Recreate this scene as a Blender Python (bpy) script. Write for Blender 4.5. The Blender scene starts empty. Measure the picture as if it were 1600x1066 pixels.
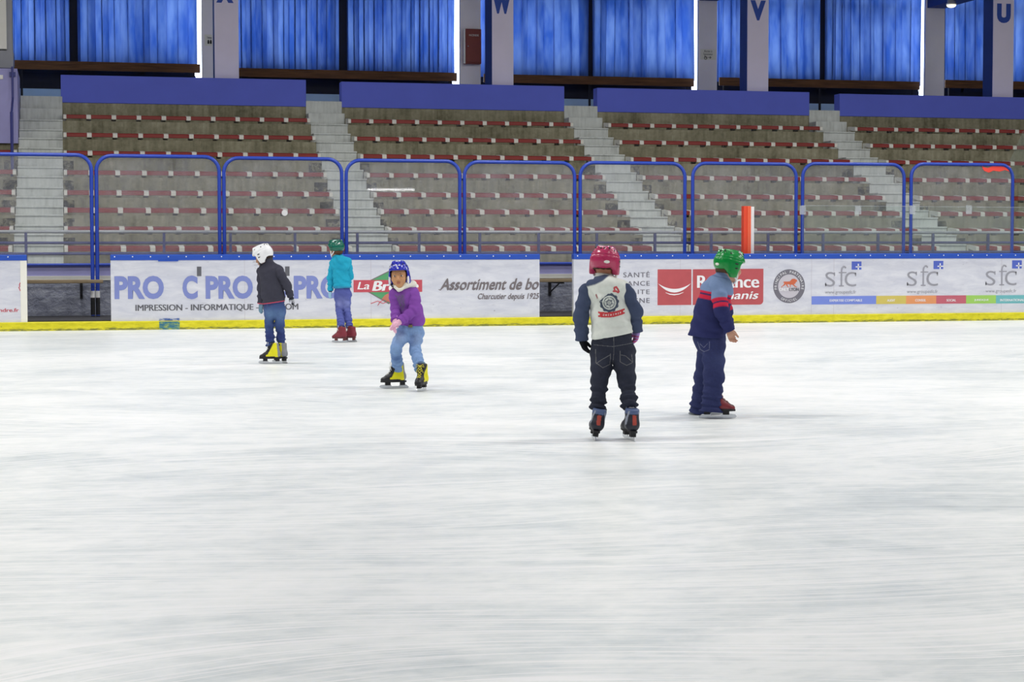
import bpy, bmesh, math, random
import numpy as np
from mathutils import Vector, Matrix
from mathutils.bvhtree import BVHTree

random.seed(7)
S = bpy.context.scene
COL = S.collection
PI = math.pi

# ------------------------------------------------------------------ camera
CAM_H, F_PX, PITCH, YAW, ROLL = 1.2, 2856.3, 0.0488, 0.2375, 0.0012
FW = Vector((math.sin(YAW) * math.cos(PITCH), math.cos(YAW) * math.cos(PITCH), -math.sin(PITCH)))
RT = Vector((math.cos(YAW), -math.sin(YAW), 0))
UP = RT.cross(FW)
RC, RS = math.cos(ROLL), math.sin(ROLL)
cam = bpy.data.objects.new('camera', bpy.data.cameras.new('camera'))
COL.objects.link(cam)
cam.data.sensor_width = 36
cam.data.lens = F_PX / 1600 * 36
cam.data.clip_end = 300
r_ = RT * RC - UP * RS
u_ = UP * RC + RT * RS
cam.matrix_world = Matrix(((r_.x, u_.x, -FW.x, 0), (r_.y, u_.y, -FW.y, 0), (r_.z, u_.z, -FW.z, CAM_H), (0, 0, 0, 1)))
S.camera = cam

# ------------------------------------------------------------------ daylight, hall lamps, exposure
S.view_settings.view_transform = 'Standard'
S.view_settings.look = 'None'
S.view_settings.exposure = 0.0
S.view_settings.gamma = 1
wld = bpy.data.worlds.new('overcast_sky')
S.world = wld
wld.use_nodes = True
bg = wld.node_tree.nodes['Background']
bg.inputs[0].default_value = (0.80, 0.90, 1.0, 1)
bg.inputs[1].default_value = 6.0
LAMP_W = 300
for ix in range(5):
    for iy in range(4):
        L = bpy.data.lights.new('hall_lamp', 'AREA')
        L.shape = 'RECTANGLE'
        L.size, L.size_y = 2.4, 0.5
        L.energy = LAMP_W * (0.60 if iy == 0 else 1.0)
        L.color = (1.0, 0.985, 0.95)
        lo = bpy.data.objects.new('hall_lamp', L)
        lo.location = (-9 + ix * 8.5, 5.5 + iy * 7.5, 8.8)
        COL.objects.link(lo)
# tube lamp on the near wall, the one mirrored in the glass screens
L = bpy.data.lights.new('wall_tube_lamp', 'AREA')
L.shape = 'RECTANGLE'; L.size, L.size_y = 1.8, 0.07
L.energy = 12
TUBE = bpy.data.objects.new('wall_tube_lamp', L)
COL.objects.link(TUBE)
try:
    S.cycles.max_bounces = 8
    S.cycles.diffuse_bounces = 4
    S.cycles.glossy_bounces = 3
    S.cycles.transparent_max_bounces = 16
    S.cycles.caustics_reflective = False
    S.cycles.caustics_refractive = False
except Exception:
    pass

# ------------------------------------------------------------------ rays through the photo, used to survey the hall
def ray(u, v):
    a, dn = u - 800, v - 533
    a0 = RC * a + RS * dn
    d0 = -RS * a + RC * dn
    return FW * F_PX + RT * a0 - UP * d0

EYE = Vector((0, 0, CAM_H))
def at(u, v, D):
    d = ray(u, v)
    return EYE + d * (D / d.y)
def ground(u, v, z=0.0):
    d = ray(u, v)
    return EYE + d * ((z - CAM_H) / d.z)
def ax(u, D): return at(u, 300, D).x
def az(u, v, D): return at(u, v, D).z

# ------------------------------------------------------------------ small tools
def lin(c):
    c = c / 255.0
    return c / 12.92 if c <= 0.04045 else ((c + 0.055) / 1.055) ** 2.4
def rgb(r, g, b): return (lin(r), lin(g), lin(b), 1.0)

def tag(o, label=None, cat=None, group=None, kind=None):
    if label: o['label'] = label
    if cat: o['category'] = cat
    if group: o['group'] = group
    if kind: o['kind'] = kind
    return o

def empty(name, loc, label=None, cat=None, group=None, kind=None, rz=0.0):
    o = bpy.data.objects.new(name, None)
    o.empty_display_size = 0.2
    o.location = loc
    o.rotation_euler = (0, 0, rz)
    COL.objects.link(o)
    return tag(o, label, cat, group, kind)

def origin(p):
    v = Vector((0, 0, 0))
    while p is not None:
        v += p.location
        p = p.parent
    return v

class MB:
    def __init__(s): s.v, s.f = [], []
    def add(s, vs, fs):
        n = len(s.v)
        s.v += [tuple(x) for x in vs]
        s.f += [tuple(i + n for i in q) for q in fs]
        return s
    def box(s, x0, x1, y0, y1, z0, z1, bev=0.0):
        if bev <= 0:
            vs = [(x, y, z) for z in (z0, z1) for y in (y0, y1) for x in (x0, x1)]
            return s.add(vs, [(0, 2, 3, 1), (4, 5, 7, 6), (0, 1, 5, 4), (2, 6, 7, 3), (0, 4, 6, 2), (1, 3, 7, 5)])
        bm = bmesh.new()
        bmesh.ops.create_cube(bm, size=1)
        for q in bm.verts:
            q.co = ((x0 + x1) / 2 + q.co.x * (x1 - x0), (y0 + y1) / 2 + q.co.y * (y1 - y0), (z0 + z1) / 2 + q.co.z * (z1 - z0))
        bmesh.ops.bevel(bm, geom=list(bm.edges), offset=bev, segments=2, affect='EDGES', profile=0.5)
        return s.bm(bm)
    def bm(s, bm):
        bm.verts.ensure_lookup_table()
        bm.verts.index_update()
        s.add([q.co for q in bm.verts], [[q.index for q in fc.verts] for fc in bm.faces])
        bm.free()
        return s
    def prism(s, poly, axis, a, b):
        """poly: 2D outline; axis 'x','y','z' is the extruded one"""
        n = len(poly)
        def P(p, t):
            return {'x': (t, p[0], p[1]), 'y': (p[0], t, p[1]), 'z': (p[0], p[1], t)}[axis]
        vs = [P(p, a) for p in poly] + [P(p, b) for p in poly]
        fs = [tuple(range(n - 1, -1, -1)), tuple(range(n, 2 * n))]
        fs += [(i, (i + 1) % n, (i + 1) % n + n, i + n) for i in range(n)]
        return s.add(vs, fs)
    def tube(s, path, r, seg=8, closed=False, caps=True):
        pts = [Vector(p) for p in path]
        n = len(pts)
        rr = r if isinstance(r, (list, tuple)) else [r] * n
        base = len(s.v)
        nrm = None
        for i, p in enumerate(pts):
            t = (pts[(i + 1) % n] - pts[i - 1]) if closed else (pts[min(i + 1, n - 1)] - pts[max(i - 1, 0)])
            t.normalize()
            if nrm is None:
                nrm = t.orthogonal().normalized()
            nrm = (nrm - t * nrm.dot(t)).normalized()
            bn = t.cross(nrm)
            for k in range(seg):
                a = 2 * PI * k / seg
                s.v.append(tuple(p + (nrm * math.cos(a) + bn * math.sin(a)) * rr[i]))
        m = n if closed else n - 1
        for i in range(m):
            for k in range(seg):
                a, b = base + i * seg, base + ((i + 1) % n) * seg
                s.f.append((a + k, a + (k + 1) % seg, b + (k + 1) % seg, b + k))
        if caps and not closed:
            s.f.append(tuple(base + k for k in range(seg - 1, -1, -1)))
            s.f.append(tuple(base + (n - 1) * seg + k for k in range(seg)))
        return s
    def ell(s, c, rx, ry, rz, R=None, seg=12, rings=8):
        bm = bmesh.new()
        bmesh.ops.create_uvsphere(bm, u_segments=seg, v_segments=rings, radius=1)
        M = R if R is not None else Matrix.Identity(3)
        for q in bm.verts:
            q.co = Vector(c) + M @ Vector((q.co.x * rx, q.co.y * ry, q.co.z * rz))
        return s.bm(bm)
    def build(s, name, mat, parent=None, smooth=False, world=True):
        """verts are given in world space; they are stored relative to the parent's origin"""
        me = bpy.data.meshes.new(name)
        o0 = origin(parent) if (parent is not None and world) else Vector((0, 0, 0))
        me.from_pydata([(a - o0.x, b - o0.y, c - o0.z) for a, b, c in s.v], [], s.f)
        me.validate()
        bm = bmesh.new(); bm.from_mesh(me)
        bmesh.ops.recalc_face_normals(bm, faces=bm.faces)
        bm.to_mesh(me); bm.free()
        if smooth:
            me.polygons.foreach_set('use_smooth', [True] * len(me.polygons))
            try: me.set_sharp_from_angle(angle=math.radians(40))
            except Exception: pass
        for m in (mat if isinstance(mat, (list, tuple)) else [mat]):
            me.materials.append(m)
        o = bpy.data.objects.new(name, me)
        COL.objects.link(o)
        if parent is not None: o.parent = parent
        return o

# ------------------------------------------------------------------ materials
class NT:
    def __init__(s, name):
        s.m = bpy.data.materials.new(name)
        s.m.use_nodes = True
        s.t = s.m.node_tree
        s.bsdf = s.t.nodes['Principled BSDF']
        s.out = s.t.nodes['Material Output']
    def n(s, typ, **kw):
        nd = s.t.nodes.new(typ)
        for k, v in kw.items():
            if k.startswith('i_'):
                key = k[2:]
                nd.inputs[int(key) if key.isdigit() else key.replace('_', ' ')].default_value = v
            else: setattr(nd, k, v)
        return nd
    def l(s, a, b): s.t.links.new(a, b)
    def coords(s, kind='Object', scale=(1, 1, 1), rot=(0, 0, 0), loc=(0, 0, 0)):
        tc = s.n('ShaderNodeTexCoord')
        mp = s.n('ShaderNodeMapping')
        mp.inputs['Scale'].default_value = scale
        mp.inputs['Rotation'].default_value = rot
        mp.inputs['Location'].default_value = loc
        s.l(tc.outputs[kind], mp.inputs['Vector'])
        return mp.outputs[0]
    def noise(s, vec, scale, detail=3, rough=0.55, dist=0.0):
        nd = s.n('ShaderNodeTexNoise')
        nd.inputs['Scale'].default_value = scale
        nd.inputs['Detail'].default_value = detail
        nd.inputs['Roughness'].default_value = rough
        nd.inputs['Distortion'].default_value = dist
        if vec is not None: s.l(vec, nd.inputs['Vector'])
        return nd.outputs['Fac']
    def ramp(s, fac, stops):
        nd = s.n('ShaderNodeValToRGB')
        e = nd.color_ramp.elements
        while len(e) < len(stops): e.new(0.5)
        for q, (p, c) in zip(e, stops):
            q.position = p
            q.color = c if isinstance(c, (tuple, list)) else (c, c, c, 1)
        s.l(fac, nd.inputs[0])
        return nd.outputs[0]
    def mix(s, fac, a, b, blend='MIX'):
        nd = s.n('ShaderNodeMix', data_type='RGBA', blend_type=blend)
        for sock, val in ((nd.inputs[0], fac), (nd.inputs[6], a), (nd.inputs[7], b)):
            if hasattr(val, 'node'): s.l(val, sock)
            else: sock.default_value = val
        return nd.outputs[2]
    def math(s, op, a, b=0.0, clamp=False):
        nd = s.n('ShaderNodeMath', operation=op, use_clamp=clamp)
        for sock, val in ((nd.inputs[0], a), (nd.inputs[1], b)):
            if hasattr(val, 'node'): s.l(val, sock)
            else: sock.default_value = val
        return nd.outputs[0]
    def bump(s, h, strength=0.2, dist=0.01):
        nd = s.n('ShaderNodeBump')
        nd.inputs['Strength'].default_value = strength
        nd.inputs['Distance'].default_value = dist
        s.l(h, nd.inputs['Height'])
        s.l(nd.outputs[0], s.bsdf.inputs['Normal'])
    def color(s, c):
        if hasattr(c, 'node'): s.l(c, s.bsdf.inputs['Base Color'])
        else: s.bsdf.inputs['Base Color'].default_value = c
    def set(s, rough=0.5, metal=0.0, spec=0.5):
        s.bsdf.inputs['Roughness'].default_value = rough
        s.bsdf.inputs['Metallic'].default_value = metal
        s.bsdf.inputs['Specular IOR Level'].default_value = spec
        return s

def plain(name, c, rough=0.5, metal=0.0, spec=0.5, var=0.08, scale=6.0):
    t = NT(name).set(rough, metal, spec)
    if var > 0:
        k = t.noise(t.coords('Object'), scale, 4)
        d = tuple(x * (1 - var * 1.6) for x in c[:3]) + (1,)
        e = tuple(min(1, x * (1 + var * 1.2)) for x in c[:3]) + (1,)
        t.color(t.mix(k, d, e))
    else:
        t.color(c)
    return t.m

M = {}
# ice: white frosted sheet with greyer worn areas and skate scratches
t = NT('ice').set(0.34, 0, 0.4)
t.bsdf.inputs['IOR'].default_value = 1.31
co = t.coords('Object')
big = t.noise(co, 0.22, 5, 0.62, 0.6)
mid = t.noise(t.coords('Object', (0.55, 1.0, 1), (0, 0, 0.2)), 1.5, 6, 0.65, 0.8)
fine = t.noise(t.coords('Object', (0.8, 1.0, 1), (0, 0, -0.3)), 7.0, 4, 0.6, 0.4)
grit = t.noise(t.coords('Object', (0.45, 1.0, 1), (0, 0, 0.12)), 16.0, 5, 0.7, 0.3)
m1 = t.math('ADD', t.math('MULTIPLY', big, 0.32), t.math('MULTIPLY', mid, 0.34))
m1 = t.math('ADD', m1, t.math('ADD', t.math('MULTIPLY', fine, 0.18), t.math('MULTIPLY', grit, 0.16)))
base = t.ramp(m1, [(0.33, rgb(184, 193, 194)), (0.44, rgb(215, 222, 222)), (0.53, rgb(240, 243, 241)), (0.62, rgb(253, 253, 251))])
sc_all = None
warp = t.n('ShaderNodeTexNoise'); warp.inputs['Scale'].default_value = 0.16; warp.inputs['Detail'].default_value = 1
t.l(co, warp.inputs['Vector'])
off = t.n('ShaderNodeVectorMath', operation='SCALE'); off.inputs[3].default_value = 6.0
t.l(warp.outputs['Color'], off.inputs[0])
addv = t.n('ShaderNodeVectorMath', operation='ADD')
t.l(co, addv.inputs[0]); t.l(off.outputs[0], addv.inputs[1])
for ang, sx, sy, th in ((0.25, 0.25, 60.0, 0.65), (1.2, 0.22, 45.0, 0.665), (-0.5, 0.2, 90.0, 0.645), (2.2, 0.3, 60.0, 0.665), (0.8, 0.5, 160.0, 0.655), (-1.1, 0.4, 130.0, 0.655), (0.05, 0.3, 28.0, 0.66), (0.5, 0.12, 34.0, 0.66)):
    mp = t.n('ShaderNodeMapping'); mp.inputs['Scale'].default_value = (sx, sy, 1); mp.inputs['Rotation'].default_value = (0, 0, ang)
    t.l(addv.outputs[0], mp.inputs['Vector'])
    nz = t.noise(mp.outputs[0], 1.0, 2, 0.5)
    lnm = t.ramp(nz, [(th - 0.02, 0.0), (th + 0.02, 1.0)])
    sc_all = lnm if sc_all is None else t.math('MAXIMUM', sc_all, lnm)
base = t.mix(t.math('MULTIPLY', sc_all, 0.9), base, rgb(253, 253, 252))
t.color(base)
rr = t.ramp(m1, [(0.3, 0.30), (0.75, 0.42)])
t.l(rr, t.bsdf.inputs['Roughness'])
t.bump(t.math('ADD', t.math('ADD', fine, grit), t.math('MULTIPLY', sc_all, 0.6)), 0.10, 0.01)
M['ice'] = t.m

# stand concrete: board-marked, streaked with damp
t = NT('concrete').set(0.9, 0, 0.2)
n1 = t.noise(t.coords('Object'), 1.3, 5, 0.65)
n2 = t.noise(t.coords('Object', (6, 6, 0.5)), 1.6, 4, 0.6)
n3 = t.noise(t.coords('Object'), 14, 3, 0.6)
mm = t.math('ADD', t.math('MULTIPLY', n1, 0.45), t.math('ADD', t.math('MULTIPLY', n2, 0.35), t.math('MULTIPLY', n3, 0.2)))
t.color(t.ramp(mm, [(0.32, rgb(78, 75, 58)), (0.47, rgb(130, 126, 104)), (0.60, rgb(158, 154, 132)), (0.74, rgb(180, 176, 154))]))
t.bump(n3, 0.25, 0.01)
M['concrete'] = t.m
# painted steps
t = NT('step_paint').set(0.85, 0, 0.3)
n1 = t.noise(t.coords('Object'), 2.2, 5, 0.6)
n2 = t.noise(t.coords('Object', (9, 9, 1.0)), 2.0, 4, 0.6)
mm = t.math('ADD', t.math('MULTIPLY', n1, 0.5), t.math('MULTIPLY', n2, 0.5))
t.color(t.ramp(mm, [(0.3, rgb(166, 170, 166)), (0.5, rgb(198, 202, 198)), (0.7, rgb(214, 218, 214))]))
M['step'] = t.m
# dasher face plastic, scuffed by pucks
t = NT('board_plastic').set(0.42, 0, 0.4)
n1 = t.noise(t.coords('Object', (0.7, 1, 3)), 3.0, 5, 0.65, 0.5)
n2 = t.noise(t.coords('Object', (5, 1, 14), (0, 0.25, 0)), 1.2, 5, 0.7)
c = t.mix(t.ramp(n1, [(0.35, 0.0), (0.7, 1.0)]), rgb(202, 204, 217), rgb(224, 225, 233))
c = t.mix(t.ramp(n2, [(0.62, 0.0), (0.72, 0.45)]), c, rgb(160, 160, 172))
n4 = t.noise(t.coords('Object', (1, 1, 1)), 16, 2, 0.5)
c = t.mix(t.ramp(n4, [(0.75, 0.0), (0.79, 0.5)]), c, rgb(90, 90, 100))
t.color(c)
M['board'] = t.m
t = NT('kick_yellow').set(0.5, 0, 0.35)
n1 = t.noise(t.coords('Object', (2, 1, 6)), 2.5, 5, 0.65)
n2 = t.noise(t.coords('Object'), 22, 2, 0.5)
c = t.ramp(n1, [(0.3, rgb(196, 188, 22)), (0.55, rgb(224, 214, 38)), (0.75, rgb(234, 226, 70))])
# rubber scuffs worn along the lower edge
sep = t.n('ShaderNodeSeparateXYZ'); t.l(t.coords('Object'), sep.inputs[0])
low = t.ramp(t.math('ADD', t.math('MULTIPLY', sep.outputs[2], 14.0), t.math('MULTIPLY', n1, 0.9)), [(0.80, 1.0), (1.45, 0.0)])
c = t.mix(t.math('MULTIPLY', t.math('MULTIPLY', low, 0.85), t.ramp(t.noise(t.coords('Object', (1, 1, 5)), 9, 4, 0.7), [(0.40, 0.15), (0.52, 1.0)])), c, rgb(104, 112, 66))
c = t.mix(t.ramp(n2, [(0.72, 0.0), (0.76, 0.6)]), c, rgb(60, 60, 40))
t.color(c)
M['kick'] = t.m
M['cap_blue'] = plain('cap_blue', rgb(30, 78, 182), 0.38, var=0.08, scale=2)
M['frame_blue'] = plain('frame_blue', rgb(38, 70, 178), 0.35, var=0.06, scale=3)
M['rail_blue'] = plain('rail_blue', rgb(52, 58, 130), 0.45)
M['rail_grey'] = plain('rail_grey', rgb(190, 192, 196), 0.4, 0.3)
M['purple_wall'] = plain('purple_wall', rgb(160, 158, 208), 0.7, var=0.1, scale=2)
M['parapet'] = plain('parapet_blue', rgb(92, 106, 212), 0.75, var=0.06, scale=1.5)
M['col_grey'] = plain('column_paint', rgb(222, 216, 236), 0.7, var=0.05, scale=2)
M['post_grey'] = plain('post_paint', rgb(246, 242, 250), 0.7, var=0.04, scale=2)
M['col_blue'] = plain('column_side_blue', rgb(38, 62, 130), 0.7, var=0.06, scale=2)
M['letter_blue'] = plain('letter_blue', rgb(30, 70, 165), 0.6, var=0)
M['dark'] = plain('dark_wall', rgb(26, 28, 44), 0.85, var=0.15, scale=3)
M['pale_wall'] = plain('pale_blue_wall', rgb(170, 200, 236), 0.8, var=0.08, scale=2)
M['hall'] = plain('hall_paint', rgb(150, 150, 165), 0.9, var=0.04, scale=1)
M['roof'] = plain('roof_sheet', rgb(126, 126, 134), 0.9, var=0.05, scale=1)
M['box_floor'] = plain('rubber_floor', rgb(62, 62, 66), 0.8, var=0.15, scale=8)
t = NT('rough_render').set(0.9, 0, 0.2)
n1 = t.noise(t.coords('Object', (1, 1, 2)), 5, 6, 0.7, 0.8)
n2 = t.noise(t.coords('Object'), 26, 4, 0.7)
t.color(t.ramp(n1, [(0.3, rgb(116, 120, 138)), (0.55, rgb(156, 160, 176)), (0.75, rgb(186, 188, 198))]))
t.bump(t.math('ADD', n1, n2), 0.8, 0.03)
M['render'] = t.m
M['red_seat'] = plain('red_seat', rgb(138, 38, 30), 0.5, var=0.16, scale=2.5)
M['clip_white'] = plain('bracket_white', rgb(226, 224, 214), 0.55, var=0.06, scale=5)
t = NT('brown_wood').set(0.65, 0, 0.3)
n1 = t.noise(t.coords('Object', (0.6, 6, 9)), 2.5, 5, 0.6)
t.color(t.ramp(n1, [(0.3, rgb(72, 46, 28)), (0.6, rgb(112, 74, 44)), (0.8, rgb(128, 90, 56))]))
M['wood'] = t.m
t = NT('bench_wood').set(0.6, 0, 0.3)
n1 = t.noise(t.coords('Object', (0.6, 6, 9)), 3, 5, 0.6)
t.color(t.ramp(n1, [(0.3, rgb(112, 98, 76)), (0.7, rgb(150, 134, 108))]))
M['bench_wood'] = t.m
M['black'] = plain('black_rubber', rgb(26, 26, 30), 0.6, var=0.1)
M['white'] = plain('white_paint', rgb(236, 236, 236), 0.5, var=0.03)
M['cream'] = plain('cream_panel', rgb(238, 236, 226), 0.6, var=0.03)
M['grey'] = plain('grey_panel', rgb(150, 152, 158), 0.6, var=0.05)
M['ad_violet'] = plain('ad_violet', rgb(126, 138, 200), 0.45, var=0.05, scale=5)
M['ad_dark'] = plain('ad_dark', rgb(98, 98, 106), 0.45, var=0.08, scale=5)
M['ad_grey'] = plain('ad_grey', rgb(152, 152, 162), 0.45, var=0.05, scale=5)
M['ad_mid'] = plain('ad_mid', rgb(112, 110, 122), 0.45, var=0.05, scale=5)
M['ad_brown'] = plain('ad_brown', rgb(118, 110, 114), 0.45, var=0.06, scale=5)
M['ad_red'] = plain('ad_red', rgb(186, 82, 88), 0.42, var=0.10, scale=6)
M['ad_banner'] = plain('ad_banner', rgb(196, 78, 92), 0.42, var=0.07, scale=6)
M['ad_green'] = plain('ad_green', rgb(84, 160, 108), 0.42, var=0.12, scale=6)
M['ad_greend'] = plain('ad_green_deep', rgb(96, 150, 128), 0.42, var=0.12, scale=6)
M['ad_tan'] = plain('ad_tan', rgb(196, 122, 100), 0.42, var=0.15, scale=9)
M['ad_orange'] = plain('ad_lion', rgb(206, 104, 70), 0.42, var=0.1, scale=9)
M['ad_white'] = plain('ad_white', rgb(238, 238, 242), 0.42, var=0.02)
M['ad_pale'] = plain('ad_pale', rgb(196, 192, 202), 0.42, var=0.04)
M['s_blue'] = plain('strip_blue', rgb(118, 138, 220), 0.42, var=0.05)
M['s_olive'] = plain('strip_olive', rgb(208, 190, 96), 0.42, var=0.06)
M['s_orange'] = plain('strip_orange', rgb(228, 152, 100), 0.42, var=0.06)
M['s_red'] = plain('strip_red', rgb(194, 98, 114), 0.42, var=0.06)
M['s_green'] = plain('strip_green', rgb(158, 206, 98), 0.42, var=0.06)
M['s_teal'] = plain('strip_teal', rgb(110, 184, 190), 0.42, var=0.06)
M['sq_blue'] = plain('square_blue', rgb(84, 104, 196), 0.42, var=0.06)
M['post_red'] = plain('post_red', rgb(232, 72, 40), 0.5, var=0.06)
M['post_red2'] = plain('post_orange', rgb(238, 98, 62), 0.5, var=0.06)
M['sticker_red'] = plain('sticker_red', rgb(250, 74, 62), 0.5, var=0.05)
M['cabinet_red'] = plain('cabinet_red', rgb(128, 48, 44), 0.5, var=0.06)
M['steel'] = plain('steel', rgb(205, 208, 212), 0.25, 0.9, var=0.02)
t = NT('lamp_glow').set(0.4)
t.bsdf.inputs['Base Color'].default_value = (0.9, 0.86, 0.6, 1)
t.bsdf.inputs['Emission Color'].default_value = (1.0, 0.93, 0.68, 1)
t.bsdf.inputs['Emission Strength'].default_value = 1.4
M['lamp'] = t.m

def glass_mat(name, tint, haze, hazecol, dirt=3.0):
    t = NT(name)
    t.t.nodes.remove(t.bsdf)
    tr = t.n('ShaderNodeBsdfTransparent'); tr.inputs[0].default_value = tint
    gl = t.n('ShaderNodeBsdfGlossy'); gl.inputs['Roughness'].default_value = 0.02
    df = t.n('ShaderNodeBsdfDiffuse'); df.inputs[0].default_value = hazecol
    k = t.noise(t.coords('Object', (1, 1, 0.6)), dirt, 6, 0.7)
    hz = t.math('MULTIPLY', t.ramp(k, [(0.3, 0.45), (0.7, 1.3)]), haze)
    m1 = t.n('ShaderNodeMixShader'); t.l(hz, m1.inputs[0]); t.l(tr.outputs[0], m1.inputs[1]); t.l(df.outputs[0], m1.inputs[2])
    fr = t.n('ShaderNodeFresnel'); fr.inputs[0].default_value = 1.45
    m2 = t.n('ShaderNodeMixShader')
    geo = t.n('ShaderNodeNewGeometry')
    t.l(t.math('MULTIPLY', fr.outputs[0], t.math('SUBTRACT', 1.0, geo.outputs['Backfacing'])), m2.inputs[0]); t.l(m1.outputs[0], m2.inputs[1]); t.l(gl.outputs[0], m2.inputs[2])
    t.l(m2.outputs[0], t.out.inputs[0])
    return t.m
M['glass'] = glass_mat('rink_glass', (0.96, 0.97, 0.97, 1), 0.09, rgb(225, 228, 240))
M['clear'] = glass_mat('clear_glass', (0.95, 0.98, 0.97, 1), 0.03, rgb(225, 235, 230))
M['acrylic'] = glass_mat('acrylic_clamp', (0.9, 0.92, 0.92, 1), 0.35, rgb(215, 220, 225))
M['window'] = glass_mat('window_glass', (0.95, 0.97, 1, 1), 0.02, rgb(230, 235, 240))

# curtain cloth: thin blue weave that lets daylight through
t = NT('curtain_cloth').set(0.9, 0, 0.1)
wv = t.noise(t.coords('Object', (1.2, 1.2, 0.3)), 3, 3, 0.6)
cc = t.mix(wv, rgb(40, 66, 136), rgb(84, 116, 190))
t.color(cc)
tl = t.n('ShaderNodeBsdfTranslucent'); t.l(t.mix(t.ramp(wv, [(.35, 0.0), (.65, 1.0)]), rgb(58, 100, 190), rgb(126, 158, 224)), tl.inputs[0])
ms = t.n('ShaderNodeMixShader'); ms.inputs[0].default_value = 0.22
t.l(t.bsdf.outputs[0], ms.inputs[1]); t.l(tl.outputs[0], ms.inputs[2]); t.l(ms.outputs[0], t.out.inputs[0])
M['curtain'] = t.m

# cloth with its colours woven in (attribute "Col")
def cloth(name, rough=0.9, bump=0.15, scale=140, var=0.12, spec=0.15):
    t = NT(name).set(rough, 0, spec)
    a = t.n('ShaderNodeVertexColor', layer_name='Col')
    k = t.noise(t.coords('Object'), scale * 0.25, 5, 0.7)
    hs = t.n('ShaderNodeHueSaturation'); t.l(a.outputs[0], hs.inputs['Color'])
    t.l(t.math('ADD', t.math('MULTIPLY', k, var * 2), 1 - var), hs.inputs['Value'])
    t.color(hs.outputs[0])
    if bump: t.bump(t.noise(t.coords('Object'), scale, 2), bump, 0.004)
    return t.m
M['cloth'] = cloth('cloth')
M['denim'] = cloth('denim', 0.9, 0.2, 220, 0.28)
M['skin'] = cloth('skin', 0.55, 0.0, 60, 0.04, 0.4)
M['shell'] = cloth('helmet_shell', 0.22, 0.0, 60, 0.03, 0.5)
M['boot'] = cloth('boot_leather', 0.45, 0.05, 90, 0.06, 0.4)
M['knit'] = cloth('knit', 0.95, 0.4, 160, 0.2)
M['hair'] = cloth('hair', 0.6, 0.4, 160, 0.3)

# ================================================================== THE HALL
XL, XR = -26.0, 46.0
D_B = 28.83                       # face of the boards
D_G = 30.63                       # glass screens behind the players' boxes
D_W = 31.15                       # front wall of the stand
ROW_D = [32.53 + 0.816 * i for i in range(8)]
ROW_Z = [1.267, 1.614, 1.971, 2.317, 2.726, 3.141, 3.543, 3.962]     # seat heights
TREAD = [z - 0.10 for z in ROW_Z]
D_P = 39.06                       # parapet face
Z_C = 4.40                        # concourse floor
D_COL, D_POST, D_WIN = 39.55, 42.5, 43.1

def struct(name, mb, mat, parent=None, label=None, smooth=False):
    o = mb.build(name, mat, parent, smooth)
    if parent is None: o['kind'] = 'structure'
    if label: o['label'] = label
    return o

_p = at(612, 296, 30.63)
_q = (-7.95 - 30.63) / -30.63
TUBE.location = (_p.x * (1 + _q), -7.95, _p.z + (_p.z - CAM_H) * _q)
TUBE.rotation_euler = (PI / 2 + 0.0, 0, 0)

ice = struct('floor', MB().box(XL, XR, -7.5, D_B + 0.02, -0.06, 0.0), M['ice'], label='white skated ice sheet of the rink')
struct('ceiling', MB().box(XL - .3, XR + .3, -8.5, 44.0, 10.6, 10.8), M['roof'])
struct('wall_left', MB().box(XL - .3, XL, -8.5, 44.0, 0, 10.6), M['hall'])
struct('wall_right', MB().box(XR, XR + .3, -8.5, 44.0, 0, 10.6), M['hall'])
struct('wall_front', MB().box(XL, XR, -8.5, -8.2, 0, 10.6), M['hall'])

# back wall: sill wall below the windows, mullions and transoms between the panes
zs = 5.30
post_x = [(ax(318, D_POST), ax(340, D_POST) + 0.06), (ax(720, D_POST), ax(752, D_POST)), (ax(1091, D_POST), ax(1120, D_POST)), (ax(1444.5, D_POST), ax(1474, D_POST))]
pcx = [(a + b) / 2 for a, b in post_x]
bay = (pcx[3] - pcx[0]) / 3
all_px = [pcx[0] - bay] + pcx + [ax(1640, D_WIN) - 0.3]
sillw = MB().box(XL, XR, D_WIN + 0.25, D_WIN + 0.5, Z_C - .4, 4.95)
GAPS = [(ax(u0, D_WIN + .3) - .06, ax(u1, D_WIN + .3) + .25) for u0, u1 in ((312, 320), (711, 722), (1083, 1093), (1437, 1447))]
e0 = XL
for g0_, g1_ in GAPS:
    sillw.box(e0, g0_, D_WIN + 0.25, D_WIN + 0.5, 4.95, zs); e0 = g1_
sillw.box(e0, XR, D_WIN + 0.25, D_WIN + 0.5, 4.95, zs)
struct('wall_back', sillw, M['dark'], label='dark wall under the curtained windows')
lw = MB().box(XL, all_px[0] - 0.6, D_WIN + 0.25, D_WIN + 0.5, zs, 10.6)
lw.box(all_px[-1] + 0.3, XR, D_WIN + 0.25, D_WIN + 0.5, zs, 10.6)
lw.box(all_px[0] - 0.6, all_px[-1] + 0.3, D_WIN + 0.25, D_WIN + 0.5, 10.1, 10.6)
struct('wall_back_upper', lw, M['hall'])
struct('trim_1', MB().box(XL, XR, D_WIN + 0.19, D_WIN + 0.25, Z_C, 4.93), M['pale_wall'], label='pale blue strip along the foot of the back wall')
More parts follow.
